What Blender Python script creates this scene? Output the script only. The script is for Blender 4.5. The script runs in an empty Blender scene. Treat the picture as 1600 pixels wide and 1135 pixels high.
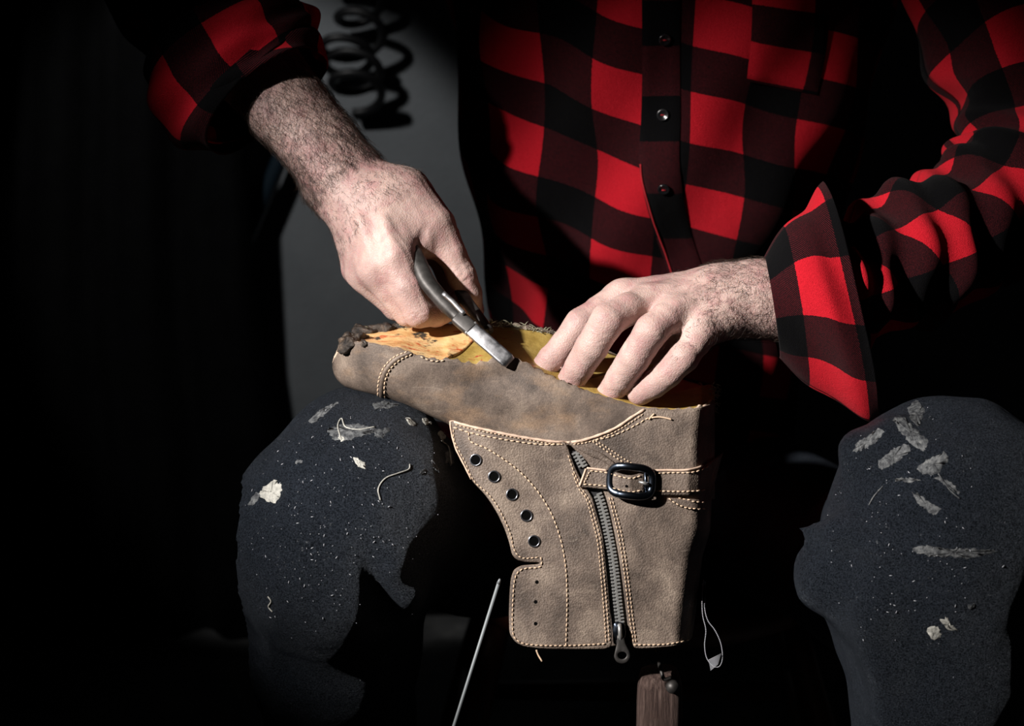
import bpy, bmesh, math, random
import numpy as np
from mathutils import Vector, Matrix
from mathutils.bvhtree import BVHTree
from mathutils.geometry import delaunay_2d_cdt

random.seed(7); rng = np.random.default_rng(7)
S = bpy.context.scene
COL = S.collection

# ------------------------------------------------------------------ camera
PITCH = math.radians(12.0)
CAM = np.array([0.0, -1.467, 0.95])
RGT = np.array([1.0, 0, 0]); FWD = np.array([0, math.cos(PITCH), -math.sin(PITCH)]); UPV = np.array([0, math.sin(PITCH), math.cos(PITCH)])
LENS = 67.0; FPX = 1600 * LENS / 36.0; REF = 1.5
cd = bpy.data.cameras.new('camera'); cam = bpy.data.objects.new('camera', cd); COL.objects.link(cam)
cam.location = CAM; cam.rotation_euler = (math.pi / 2 - PITCH, 0, 0)
cd.lens = LENS; cd.sensor_width = 36; cd.clip_start = 0.05
cd.dof.use_dof = True; cd.dof.focus_distance = 1.47; cd.dof.aperture_fstop = 6.7
S.camera = cam
# ------------------------------------------------------------------ world, lamps, exposure
S.view_settings.view_transform = 'Standard'; S.view_settings.look = 'None'; S.view_settings.gamma = 1
S.view_settings.use_curve_mapping = False; S.view_settings.exposure = 0.0
w = bpy.data.worlds.new('world'); S.world = w; w.use_nodes = True
w.node_tree.nodes['Background'].inputs[0].default_value = (0.6, 0.75, 1, 1); w.node_tree.nodes['Background'].inputs[1].default_value = 0.0006

def C(px, py, dd=0.0):
    """a pixel of the 1600x1135 frame and a distance beyond the boot's plane -> camera-axes metres (right, up, away)"""
    d = REF + dd
    return np.array([(px - 800) / FPX * d, -(py - 567.5) / FPX * d, d])
def W(p):
    p = np.asarray(p, float)
    return CAM + p[..., 0:1] * RGT + p[..., 1:2] * UPV + p[..., 2:3] * FWD
def PW(px, py, dd=0.0): return W(C(px, py, dd)[None])[0]
def toC(q):
    q = np.asarray(q, float) - CAM
    return np.array([q @ RGT, q @ UPV, q @ FWD])

def spot(name, pos, aim, energy, angle, blend, radius, color):
    l = bpy.data.lights.new(name, 'SPOT'); l.energy = energy; l.spot_size = math.radians(angle); l.spot_blend = blend
    l.shadow_soft_size = radius; l.color = color
    o = bpy.data.objects.new(name, l); COL.objects.link(o)
    o.location = pos; o.rotation_euler = (Vector(aim) - Vector(pos)).to_track_quat('-Z', 'Y').to_euler()
    return o
KEY = W(np.array([[-1.30, 0.64, 0.22]]))[0]
spot('key_lamp', KEY, PW(985, 612, 0.0), 430, 22.8, 1.0, 0.028, (1.0, 0.95, 0.92))
WLP = W(np.array([[-0.60, 0.80, 1.72]]))[0]
spot('wall_lamp', WLP, W(np.array([[-0.33, 0.13, 2.72]]))[0], 15, 36, 0.3, 0.03, (1.0, 0.99, 0.97))  # unseen spot added to light the back wall; its cone edge bounds the patch

# ------------------------------------------------------------------ materials
def mat(name, base=(0.5, 0.5, 0.5), rough=0.6, metal=0.0, spec=0.5, sheen=0.0, sss=0.0):
    m = bpy.data.materials.new(name); m.use_nodes = True
    b = m.node_tree.nodes['Principled BSDF']
    b.inputs['Base Color'].default_value = (*base, 1); b.inputs['Roughness'].default_value = rough
    b.inputs['Metallic'].default_value = metal; b.inputs['Specular IOR Level'].default_value = spec
    if sheen: b.inputs['Sheen Weight'].default_value = sheen; b.inputs['Sheen Roughness'].default_value = 0.5
    if sss:
        b.inputs['Subsurface Weight'].default_value = sss; b.inputs['Subsurface Radius'].default_value = (1, .35, .2)
        b.inputs['Subsurface Scale'].default_value = 0.003
    return m
class NT:
    def __init__(s, m):
        s.t = m.node_tree; s.n = s.t.nodes; s.b = s.n['Principled BSDF']
    def new(s, typ, **kw):
        n = s.n.new(typ)
        for k, v in kw.items(): setattr(n, k, v)
        return n
    def link(s, a, b): s.t.links.new(a, b)
    def coord(s, out='Object'):
        return s.new('ShaderNodeTexCoord').outputs[out]
    def mapping(s, scale, src=None, rot=(0, 0, 0)):
        m = s.new('ShaderNodeMapping'); m.inputs['Scale'].default_value = scale; m.inputs['Rotation'].default_value = rot
        s.link(src or s.coord(), m.inputs[0]); return m.outputs[0]
    def noise(s, scale, detail=4, rough=0.55, vec=None, dist=0.0):
        n = s.new('ShaderNodeTexNoise'); n.inputs['Scale'].default_value = scale; n.inputs['Detail'].default_value = detail
        n.inputs['Roughness'].default_value = rough; n.inputs['Distortion'].default_value = dist
        s.link(vec or s.coord(), n.inputs['Vector']); return n.outputs['Fac']
    def voro(s, scale, vec=None, feature='F1', out='Distance', rand=1.0):
        n = s.new('ShaderNodeTexVoronoi', feature=feature); n.inputs['Scale'].default_value = scale
        n.inputs['Randomness'].default_value = rand
        s.link(vec or s.coord(), n.inputs['Vector']); return n.outputs[out]
    def ramp(s, fac, stops, interp='LINEAR'):
        r = s.new('ShaderNodeValToRGB'); r.color_ramp.interpolation = interp
        e = r.color_ramp.elements
        while len(e) < len(stops): e.new(0.5)
        for q, (p, c) in zip(e, stops):
            q.position = p; q.color = (*c, 1) if len(c) == 3 else c
        s.link(fac, r.inputs[0]); return r.outputs[0]
    def mix(s, fac, a, b, mode='MIX'):
        n = s.new('ShaderNodeMix', data_type='RGBA', blend_type=mode)
        for i, v in ((0, fac), (6, a), (7, b)):
            if isinstance(v, (int, float)): n.inputs[i].default_value = v
            elif isinstance(v, tuple): n.inputs[i].default_value = (*v, 1) if len(v) == 3 else v
            else: s.link(v, n.inputs[i])
        return n.outputs[2]
    def math(s, op, a, b=0.0, clamp=False):
        n = s.new('ShaderNodeMath', operation=op, use_clamp=clamp)
        for i, v in ((0, a), (1, b)):
            if isinstance(v, (int, float)): n.inputs[i].default_value = v
            else: s.link(v, n.inputs[i])
        return n.outputs[0]
    def color(s, c): s.link(c, s.b.inputs['Base Color'])
    def bump(s, h, dist=0.001, strength=1.0, prev=None):
        n = s.new('ShaderNodeBump'); n.inputs['Strength'].default_value = strength; n.inputs['Distance'].default_value = dist
        s.link(h, n.inputs['Height'])
        if prev is not None: s.link(prev, n.inputs['Normal'])
        s.link(n.outputs[0], s.b.inputs['Normal']); return n.outputs[0]

M = {}
def build_materials():
    m = M['skin'] = mat('skin', rough=0.5, spec=0.35, sss=0.25); n = NT(m)
    big = n.noise(26, 5, .6); c = n.ramp(big, [(0.3, (.29, .18, .165)), (0.5, (.43, .295, .26)), (0.72, (.53, .385, .335))])
    blot = n.noise(75, 3, .6); c = n.mix(n.math('MULTIPLY', n.ramp(blot, [(0.48, (0, 0, 0)), (0.68, (1, 1, 1))]), .5), c, (.38, .18, .18))
    n.color(c)
    v = n.voro(800); b1 = n.bump(v, .0005, .5); b2 = n.bump(n.noise(300, 5, .65, dist=.8), .0010, .38, b1)
    for key, peb, pd, soft in (('leather', 700, .0006, .0012), ('smooth_leather', 1100, .0002, .0010)):
        m = M[key] = mat(key, rough=0.6, spec=0.3); n = NT(m)
        big = n.noise(26, 5, .6, dist=.3); c = n.ramp(big, [(0.34, (.060, .046, .037)), (0.5, (.128, .098, .078)), (0.66, (.225, .178, .140))])
        if key == 'smooth_leather':
            c = n.mix(n.math('MULTIPLY', n.ramp(n.noise(17, 5, .6, vec=n.mapping((1, 1, 1.8), rot=(0, .5, 0))), [(0.5, (0, 0, 0)), (0.66, (1, 1, 1))]), .6), c, (.27, .175, .105))
        fine = n.noise(700, 5, .75); c = n.mix(.7, c, n.ramp(fine, [(0.3, (.25, .25, .25)), (0.7, (.76, .75, .74))]), 'OVERLAY')
        scr = n.noise(20, 8, .75, vec=n.mapping((1, 1, 3.2), rot=(.3, .5, .4)), dist=1.6)
        c = n.mix(n.math('MULTIPLY', n.ramp(scr, [(0.58, (0, 0, 0)), (0.72, (1, 1, 1))]), .45), c, (.37, .30, .235))
        dk = n.noise(24, 7, .7, vec=n.mapping((1.4, 1, 1), rot=(1, .2, .9)), dist=.8); c = n.mix(n.math('MULTIPLY', n.ramp(dk, [(0.58, (0, 0, 0)), (0.74, (1, 1, 1))]), .5), c, (.075, .055, .043))
        n.color(c)
        b1 = n.bump(n.voro(peb), pd, .6); b2 = n.bump(n.noise(60, 4, .5), soft, .3, b1)
    m = M['raw_edge'] = mat('raw_leather_edge', (.44, .30, .21), .8); n = NT(m); n.color(n.ramp(n.noise(300, 4), [(0.3, (.46, .32, .235)), (0.7, (.66, .49, .37))]))
    m = M['thread'] = mat('thread', (.60, .43, .29), .7)
    m = M['white_thread'] = mat('white_thread', (.38, .39, .42), .7)
    m = M['insole'] = mat('insole_board', rough=.55, spec=.35); n = NT(m)
    c = n.ramp(n.noise(38, 6, .6, vec=n.mapping((1, 1.6, 1))), [(0.28, (.46, .20, .06)), (0.45, (.66, .41, .17)), (0.7, (.78, .55, .28))])
    st = n.noise(70, 5, .65, vec=n.mapping((1.0, 1.8, 1.4)), dist=.5); c = n.mix(n.ramp(st, [(0.55, (0, 0, 0)), (0.64, (1, 1, 1))]), c, (.52, .10, .03))
    st2 = n.noise(48, 5, .6, vec=n.mapping((1.3, 1, 1), rot=(0, 0, 2))); c = n.mix(n.ramp(st2, [(0.60, (0, 0, 0)), (0.66, (1, 1, 1))]), c, (.05, .04, .03))
    n.color(c); n.bump(n.noise(220, 5), .0012, .5)
    m = M['midboard'] = mat('olive_board', rough=.5, spec=.35); n = NT(m)
    c = n.ramp(n.noise(45, 6, .6), [(0.3, (.25, .16, .035)), (0.55, (.38, .26, .07)), (0.75, (.50, .36, .12))])
    st = n.noise(80, 5, .65, dist=.6); c = n.mix(n.ramp(st, [(0.62, (0, 0, 0)), (0.68, (1, 1, 1))]), c, (.34, .06, .03)); n.color(c); n.bump(n.noise(260, 5), .001, .5)
    m = M['glue'] = mat('dried_glue', rough=.3, spec=.5); n = NT(m); n.color(n.ramp(n.noise(150, 5, .7), [(0.38, (.012, .010, .009)), (0.55, (.06, .045, .034)), (0.72, (.20, .15, .11))])); n.bump(n.noise(500, 5, .7), .002, .9)
    m = M['steel'] = mat('steel', (.52, .52, .53), .38, 1.0); n = NT(m)
    n.color(n.ramp(n.noise(70, 6, .65), [(0.3, (.22, .22, .23)), (0.55, (.48, .48, .49)), (0.7, (.62, .61, .60))])); n.link(n.ramp(n.noise(160, 4), [(0.3, (.3, .3, .3)), (0.7, (.5, .5, .5))]), n.b.inputs['Roughness'])
    m = M['dark_steel'] = mat('dark_steel', (.12, .115, .11), .5, .6); n = NT(m); n.color(n.ramp(n.noise(90, 5, .65), [(0.3, (.022, .020, .018)), (0.7, (.075, .07, .066))]))
    M['buckle'] = mat('gunmetal', (.07, .085, .11), .26, 1.0)
    M['tooth'] = mat('zip_metal', (.40, .40, .385), .36, .7)
    M['eyelet'] = mat('eyelet_metal', (.30, .31, .34), .25, .95)
    M['tape'] = mat('zip_tape', (.012, .012, .013), .9); M['hole'] = mat('hole', (.003, .003, .003), .9, spec=0)
    M['webbing'] = mat('black_webbing', (.008, .008, .009), .9)
    m = M['trouser'] = mat('trouser_cloth', rough=.45, spec=.55); m.node_tree.nodes['Principled BSDF'].inputs['Specular Tint'].default_value = (.80, .89, 1, 1); n = NT(m)
    c = n.ramp(n.noise(14, 4), [(0.35, (.013, .0178, .026)), (0.65, (.024, .031, .044))])
    sp = n.voro(260); lint = n.noise(60, 4, .6)
    c = n.mix(n.math('MULTIPLY', n.ramp(sp, [(0.0, (1, 1, 1)), (0.16, (1, 1, 1)), (0.22, (0, 0, 0))]), n.ramp(lint, [(0.54, (0, 0, 0)), (0.68, (.6, .6, .6))])), c, (.32, .33, .34))
    fz = n.noise(850, 5, .8); c = n.mix(1.0, c, n.ramp(fz, [(0.40, (.16, .16, .16)), (0.64, (.95, .95, .95))]), 'MULTIPLY'); n.link(n.ramp(fz, [(0.40, (.1, .1, .1)), (0.62, (.8, .8, .8))]), n.b.inputs['Specular IOR Level'])
    n.color(c); b1 = n.bump(n.noise(850, 5, .8), .0022, 1.0); n.bump(n.noise(34, 3, .5), .006, .35, b1)
    m = M['smear'] = mat('dried_smear', rough=.7); n = NT(m); n.color(n.ramp(n.noise(240, 6, .7), [(0.40, (.018, .020, .023)), (0.56, (.085, .09, .092)), (0.75, (.21, .21, .20))])); n.bump(n.noise(400, 5), .001, .8)
    m = M['pale_glue'] = mat('pale_glue', rough=.6); n = NT(m); n.color(n.ramp(n.noise(300, 5, .7), [(0.3, (.20, .20, .18)), (0.7, (.46, .45, .40))])); n.bump(n.noise(350, 5), .001, .8)
    m = M['wall'] = mat('wall_paint', rough=.8); n = NT(m); c = n.ramp(n.noise(9, 6, .6), [(0.3, (.185, .20, .215)), (0.7, (.235, .25, .265))])
    c = n.mix(n.math('MULTIPLY', n.ramp(n.noise(30, 3), [(0.68, (0, 0, 0)), (0.74, (1, 1, 1))]), .5), c, (.1, .1, .1)); n.color(c); n.bump(n.noise(260, 5), .003, .5)
    m = M['floor'] = mat('floor_concrete', rough=.85); n = NT(m); n.color(n.ramp(n.noise(6, 7, .65, dist=.5), [(0.4, (.035, .035, .036)), (0.62, (.10, .10, .10)), (0.75, (.26, .26, .25))])); n.bump(n.noise(60, 5), .004, .5)
    m = M['black_cloth'] = mat('black_cloth', rough=.95, spec=.1); n = NT(m); n.color(n.ramp(n.noise(20, 4), [(0.3, (.0018, .0018, .002)), (0.7, (.0035, .0035, .004))]))  # near-black for the sheet that stands for wall shade; also colours the trim
    m = M['rubber'] = mat('black_rubber', (.008, .008, .009), .5)
    m = M['tube_paint'] = mat('tube_paint', (.012, .022, .032), .35)
    m = M['red_wood'] = mat('red_brown_wood', rough=.5); n = NT(m); n.color(n.ramp(n.noise(12, 6, .6, vec=n.mapping((8, 8, .8))), [(0.3, (.05, .014, .008)), (0.7, (.11, .034, .018))]))
    m = M['old_wood'] = mat('weathered_wood', rough=.85, spec=.2); n = NT(m); vv = n.mapping((14, 14, 1.1)); h = n.noise(26, 7, .7, vec=vv, dist=.4)
    c = n.ramp(h, [(0.3, (.022, .013, .011)), (0.5, (.075, .048, .04)), (0.68, (.15, .105, .088))]); n.color(c); n.bump(h, .004, .9)
    M['hair'] = mat('arm_hair', (.030, .017, .011), .5)
    M['button'] = mat('button', (.008, .008, .009), .22)

def plaid(name, ou=0.0, ov=0.0, P=0.09, duty=0.53):
    m = mat(name, rough=.9, spec=.06, sheen=.02); n = NT(m)
    uv = n.new('ShaderNodeUVMap').outputs[0]
    sep = n.new('ShaderNodeSeparateXYZ'); n.link(uv, sep.inputs[0]); u, v = sep.outputs[0], sep.outputs[1]
    wob = n.math('MULTIPLY', n.math('SUBTRACT', n.noise(900, 2), .5), .0016)
    def stripe(x, o):
        f = n.math('FRACT', n.math('ADD', n.math('DIVIDE', n.math('ADD', n.math('ADD', x, o), wob), P), 50.0))
        return n.math('LESS_THAN', f, duty)
    a = stripe(u, ou); b = stripe(v, ov)
    s2 = n.math('ADD', a, b)
    tw = n.math('SINE', n.math('MULTIPLY', n.math('ADD', u, n.math('MULTIPLY', v, 1.25)), 2 * math.pi / .0021))
    tw = n.math('ADD', n.math('MULTIPLY', tw, .5), n.noise(1300, 3, .7))
    mixc = n.ramp(tw, [(0.40, (.005, .0024, .003)), (0.85, (.028, .005, .0065)), (1.0, (.11, .010, .014))])
    nz = n.noise(1100, 4, .7)
    red = n.ramp(nz, [(0.3, (.36, .007, .014)), (0.7, (.58, .014, .026))])
    red = n.mix(n.math('MULTIPLY', n.ramp(n.voro(330), [(0.0, (1, 1, 1)), (0.09, (0, 0, 0))]), .5), red, (.60, .12, .09))
    is_red = n.math('GREATER_THAN', s2, 1.5); is_any = n.math('GREATER_THAN', s2, .5)
    c = n.mix(is_any, (.0022, .0021, .0025), mixc); c = n.mix(is_red, c, red); n.color(c)
    b1 = n.bump(n.noise(1200, 3, .7), .0012, .8); n.bump(n.noise(70, 4, .5), .003, .25, b1)
    return m

# ------------------------------------------------------------------ mesh helpers
def tri_fix(me, flip_check=True):
    bm = bmesh.new(); bm.from_mesh(me); bmesh.ops.recalc_face_normals(bm, faces=bm.faces); bm.to_mesh(me); bm.free()
def link(name, me, parent=None):
    o = bpy.data.objects.new(name, me); COL.objects.link(o)
    if parent is not None: o.parent = parent
    return o
def wloc(o):
    v = np.zeros(3)
    while o is not None: v += np.array(o.location); o = o.parent
    return v
def mk(name, verts, faces, m, parent=None, smooth=True, uv=None, mats=None, midx=None, fix=True, loc=None):
    """verts in world metres; the object's origin is loc (top-level) or its parent's"""
    verts = np.asarray(verts, float)
    org = np.zeros(3)
    if loc is not None: org = np.asarray(loc, float)
    if parent is not None: org = org + wloc(parent)
    me = bpy.data.meshes.new(name)
    me.from_pydata((verts - org).tolist(), [], [list(map(int, f)) for f in faces])
    for mm in (mats or [m]): me.materials.append(mm)
    if midx is not None: me.polygons.foreach_set('material_index', np.asarray(midx, np.int32))
    if uv is not None:
        l = me.uv_layers.new(name='UVMap'); li = np.zeros(len(me.loops), np.int32); me.loops.foreach_get('vertex_index', li)
        l.data.foreach_set('uv', np.asarray(uv, np.float32)[li].ravel())
    if fix: tri_fix(me)
    if smooth: me.polygons.foreach_set('use_smooth', np.ones(len(me.polygons), bool))
    me.update()
    o = link(name, me, parent)
    if loc is not None: o.location = loc
    return o
def empty(name, loc):
    o = bpy.data.objects.new(name, None); COL.objects.link(o); o.location = loc; o.empty_display_size = .05; return o
def tag(o, label=None, cat=None, group=None, kind=None):
    if label: o['label'] = label
    if cat: o['category'] = cat
    if group: o['group'] = group
    if kind: o['kind'] = kind
    return o

def catmull(pts, n):
    """resample a list of vectors with a Catmull-Rom spline to n points, even in parameter"""
    P = np.asarray(pts, float); k = len(P)
    E = np.vstack([2 * P[0] - P[1], P, 2 * P[-1] - P[-2]])
    t = np.linspace(0, k - 1, n); i = np.minimum(t.astype(int), k - 2); f = (t - i)[:, None]
    a, b, c, d = E[i], E[i + 1], E[i + 2], E[i + 3]
    return .5 * (2 * b + (c - a) * f + (2 * a - 5 * b + 4 * c - d) * f ** 2 + (3 * b - a - 3 * c + d) * f ** 3)
def even(pts, step, closed=False, smooth=True):
    P = np.asarray(pts, float)
    if smooth: P = catmull(P, len(P) * 12)
    if closed: P = np.vstack([P, P[:1]])
    L = np.r_[0, np.cumsum(np.linalg.norm(np.diff(P, axis=0), axis=1))]
    n = max(2, int(round(L[-1] / step)) + 1); s = np.linspace(0, L[-1], n)
    Q = np.stack([np.interp(s, L, P[:, j]) for j in range(P.shape[1])], 1)
    return Q[:-1] if closed else Q
def grid_faces(nu, nv, closed_u=False):
    f = []
    for i in range(nv - 1):
        for j in range(nu if closed_u else nu - 1):
            j2 = (j + 1) % nu
            f.append((i * nu + j, i * nu + j2, (i + 1) * nu + j2, (i + 1) * nu + j))
    return f
def tube(pts, r, ns=8, caps=True):
    """tube along camera-axes or world points, r scalar or per point"""
    P = np.asarray(pts, float); n = len(P); r = np.broadcast_to(np.asarray(r, float), (n,))
    T = np.gradient(P, axis=0); T /= np.linalg.norm(T, axis=1)[:, None] + 1e-12
    ref = np.array([0, 0, 1.0]) if abs(T[0, 2]) < .9 else np.array([1.0, 0, 0])
    V = []; N = None
    for i in range(n):
        N = ref - T[i] * (ref @ T[i]) if N is None else N - T[i] * (N @ T[i])
        N /= np.linalg.norm(N); B = np.cross(T[i], N)
        for k in range(ns):
            a = 2 * math.pi * k / ns; V.append(P[i] + r[i] * (math.cos(a) * N + math.sin(a) * B))
    F = grid_faces(ns, n, True)
    if caps: F.append(tuple(range(ns))); F.append(tuple(range((n - 1) * ns, n * ns)))
    return np.array(V), F
def merge(parts):
    V = []; F = []; o = 0
    for v, f in parts:
        V.append(np.asarray(v)); F += [tuple(i + o for i in q) for q in f]; o += len(v)
    return np.vstack(V), F
def box(c, sx, sy, sz, R=None):
    v = np.array([[x, y, z] for x in (-.5, .5) for y in (-.5, .5) for z in (-.5, .5)]) * [sx, sy, sz]
    if R is not None: v = v @ np.asarray(R).T
    return v + np.asarray(c), [(0, 1, 3, 2), (4, 6, 7, 5), (0, 4, 5, 1), (2, 3, 7, 6), (0, 2, 6, 4), (1, 5, 7, 3)]
def noise3(p, seed=0, oct=3):
    """cheap smooth pseudo-noise, -1..1"""
    r = np.random.default_rng(seed); out = 0; amp = 1; tot = 0
    for o in range(oct):
        for _ in range(3):
            k = r.normal(size=3); k /= np.linalg.norm(k); out = out + amp * np.sin((p @ k) * (2 ** o) * r.uniform(.7, 1.3) + r.uniform(0, 6.28)); tot += amp
        amp *= .55
    return out / tot * 1.6

# ------------------------------------------------------------------ implicit surfaces (smooth unions) meshed with surface nets
class Field:
    def __init__(s, lo, hi, h):
        s.h = h; s.lo = np.asarray(lo, float); n = np.ceil((np.asarray(hi) - s.lo) / h).astype(int) + 1; s.n = tuple(n)
        s.ax = [(s.lo[i] + h * np.arange(n[i])).astype(np.float32) for i in range(3)]
    def blank(s): return np.full(s.n, .06, np.float32)
    def prim(s, F, a, b, ra, rb, k, sq=None, cut=False):
        a = np.asarray(a, np.float32); b = np.asarray(b, np.float32); mg = max(ra, rb) * 1.05 + max(k, .004) + 2 * s.h
        lo = np.minimum(a, b) - mg; hi = np.maximum(a, b) + mg
        i0 = [max(0, int((lo[i] - s.lo[i]) / s.h)) for i in range(3)]; i1 = [min(s.n[i], int((hi[i] - s.lo[i]) / s.h) + 2) for i in range(3)]
        if any(i1[i] <= i0[i] for i in range(3)): return F
        sl = tuple(slice(i0[i], i1[i]) for i in range(3))
        x = s.ax[0][sl[0]][:, None, None] - a[0]; y = s.ax[1][sl[1]][None, :, None] - a[1]; z = s.ax[2][sl[2]][None, None, :] - a[2]
        ba = b - a; L2 = float(ba @ ba) + 1e-12
        t = np.clip((x * ba[0] + y * ba[1] + z * ba[2]) / L2, 0, 1)
        qx = x - t * ba[0]; qy = y - t * ba[1]; qz = z - t * ba[2]
        d2 = qx * qx + qy * qy + qz * qz; sc = 1.0
        if sq is not None:
            nn, f = sq; nn = np.asarray(nn, float); nn = nn / np.linalg.norm(nn)
            dn = qx * nn[0] + qy * nn[1] + qz * nn[2]; d2 = d2 + dn * dn * (1 / f ** 2 - 1); sc = .5 * (1 + f)
        d = (np.sqrt(d2) - (ra + (rb - ra) * t)) * sc
        G = F[sl]
        if cut:
            hh = np.maximum(k - np.abs(G + d), 0) / max(k, 1e-6); F[sl] = np.maximum(G, -d) + hh * hh * k * .25
        else:
            hh = np.maximum(k - np.abs(G - d), 0) / max(k, 1e-6); F[sl] = np.minimum(G, d) - hh * hh * k * .25
        return F
    def chain(s, F, pts, rad, k, sq=None):
        for i in range(len(pts) - 1): s.prim(F, pts[i], pts[i + 1], rad[i], rad[i + 1], k, sq)
        return F
    @staticmethod
    def smin(A, B, k):
        h = np.maximum(k - np.abs(A - B), 0) / k; return np.minimum(A, B) - h * h * k * .25
    def mesh(s, F):
        n = s.n; ins = F < 0
        cnt = np.zeros((n[0] - 1, n[1] - 1, n[2] - 1), np.int8)
        for dx in (0, 1):
            for dy in (0, 1):
                for dz in (0, 1): cnt += ins[dx:n[0] - 1 + dx, dy:n[1] - 1 + dy, dz:n[2] - 1 + dz]
        act = (cnt > 0) & (cnt < 8); I = np.argwhere(act); idx = np.full(act.shape, -1, np.int64); idx[act] = np.arange(len(I))
        acc = np.zeros((len(I), 3)); num = np.zeros(len(I))
        cs = [(0, 0, 0), (1, 0, 0), (0, 1, 0), (1, 1, 0), (0, 0, 1), (1, 0, 1), (0, 1, 1), (1, 1, 1)]
        val = [F[I[:, 0] + c[0], I[:, 1] + c[1], I[:, 2] + c[2]] for c in cs]
        for a in range(8):
            for b in range(a + 1, 8):
                if sum(abs(cs[a][q] - cs[b][q]) for q in range(3)) != 1: continue
                va, vb = val[a], val[b]; cr = (va < 0) != (vb < 0); t = np.where(cr, va / np.where(cr, va - vb, 1), 0)
                p = np.array(cs[a])[None] + t[:, None] * (np.array(cs[b]) - np.array(cs[a]))[None]
                acc += p * cr[:, None]; num += cr
        V = s.lo + s.h * (I + acc / num[:, None])
        faces = []
        for ax in range(3):
            o1, o2 = [(1, 2), (2, 0), (0, 1)][ax]
            sl0 = [slice(None)] * 3; sl1 = [slice(None)] * 3; sl0[ax] = slice(0, -1); sl1[ax] = slice(1, None)
            A = ins[tuple(sl0)]; B = ins[tuple(sl1)]; E = np.argwhere(A != B)
            E = E[(E[:, o1] > 0) & (E[:, o2] > 0) & (E[:, o1] < n[o1] - 1) & (E[:, o2] < n[o2] - 1)]
            sg = A[E[:, 0], E[:, 1], E[:, 2]]
            def g(d1, d2):
                q = E.copy(); q[:, o1] += d1; q[:, o2] += d2; return idx[q[:, 0], q[:, 1], q[:, 2]]
            q = np.stack([g(-1, -1), g(0, -1), g(0, 0), g(-1, 0)], 1)
            q[sg] = q[sg][:, ::-1]; faces.append(q)
        Fq = np.vstack(faces); Fq = Fq[(Fq >= 0).all(1)]
        return V, Fq
def vnormals(V, F):
    F = np.asarray(F); n = np.cross(V[F[:, 2]] - V[F[:, 0]], V[F[:, 3]] - V[F[:, 1]]); N = np.zeros_like(V)
    for k in range(4): np.add.at(N, F[:, k], n)
    N = N / (np.linalg.norm(N, axis=1)[:, None] + 1e-12)
    c = V.mean(0); return N if ((V[F[:, 0]] - c) * n).sum() > 0 else -N
def relax(V, F, it=2, lam=.5):
    F = np.asarray(F); 
    for _ in range(it):
        A = np.zeros_like(V); c = np.zeros(len(V))
        for k in range(4):
            np.add.at(A, F[:, k], V[F[:, (k + 1) % 4]] + V[F[:, (k - 1) % 4]]); np.add.at(c, F[:, k], 2)
        V = V + lam * (A / c[:, None] - V)
    return V
build_materials()

# ================================================================== THE ROOM
WALL_Y = 1.22
def slab(name, lo, hi, m):
    lo = np.array(lo); hi = np.array(hi); v, f = box((lo + hi) / 2, *(hi - lo)); o = mk(name, v, f, m, smooth=False); o['kind'] = 'structure'; return o
slab('floor', (-2.2, -2.2, -.1), (2.2, WALL_Y + .1, 0), M['floor'])
slab('wall_back', (-2.2, WALL_Y, 0), (2.2, WALL_Y + .1, 2.6), M['wall'])
slab('wall_right', (2.2, -2.2, -.1), (2.3, WALL_Y + .1, 2.6), M['wall'])
slab('trim_1', (-2.2, WALL_Y - .012, 0), (2.2, WALL_Y, .09), M['black_cloth'])

def ray_at(px, py, y):          # the point on the sight line of a pixel at world depth y
    d = W(C(px, py, 0)[None])[0] - CAM; return CAM + d * ((y - CAM[1]) / d[1])

# near-black sheet added before the wall to stand for its shaded left side
def shade_sheet():
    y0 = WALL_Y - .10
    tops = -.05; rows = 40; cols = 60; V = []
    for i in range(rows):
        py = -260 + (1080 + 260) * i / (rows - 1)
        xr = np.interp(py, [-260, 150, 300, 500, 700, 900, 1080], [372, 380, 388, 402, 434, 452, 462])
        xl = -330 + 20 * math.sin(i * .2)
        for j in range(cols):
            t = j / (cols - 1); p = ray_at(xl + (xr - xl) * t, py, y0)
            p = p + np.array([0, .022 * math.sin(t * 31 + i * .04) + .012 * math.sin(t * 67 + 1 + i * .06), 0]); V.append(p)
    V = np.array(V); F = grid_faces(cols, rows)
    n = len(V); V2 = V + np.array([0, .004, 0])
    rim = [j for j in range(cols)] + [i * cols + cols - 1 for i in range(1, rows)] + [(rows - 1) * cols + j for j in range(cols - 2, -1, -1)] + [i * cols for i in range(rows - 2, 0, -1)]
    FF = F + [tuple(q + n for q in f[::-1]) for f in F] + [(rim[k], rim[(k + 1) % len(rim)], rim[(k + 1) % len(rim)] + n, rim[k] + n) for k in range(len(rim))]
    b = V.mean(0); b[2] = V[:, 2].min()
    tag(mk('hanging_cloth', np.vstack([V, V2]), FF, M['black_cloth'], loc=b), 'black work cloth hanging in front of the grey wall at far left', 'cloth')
shade_sheet()

# coiled black air hose hanging before the wall
def coil_hose():
    y0 = WALL_Y - .055; pts = []
    cs = [(545, -150), (540, -60), (566, 32), (540, 82), (555, 115), (560, 152)]
    n = 420
    for i in range(n):
        t = i / (n - 1); turns = 6.3
        c = catmull(cs, 200)[min(199, int(t * 199))]
        a = 2 * math.pi * turns * t
        px = c[0] + (36 + 4 * math.sin(3 * t)) * math.cos(a); py = c[1] + 25 * math.sin(a) + 3 * math.sin(a * .37)
        p = ray_at(px, py, y0); p[1] += .022 * math.sin(a) + .01 * math.sin(a * .5); pts.append(p)
    v, f = tube(np.array(pts), .0062, 10)
    tag(mk('coiled_hose', v, f, M['rubber'], loc=pts[-1]), 'black coiled hose hanging before the grey wall above the bare forearm', 'hose')
coil_hose()

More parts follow.
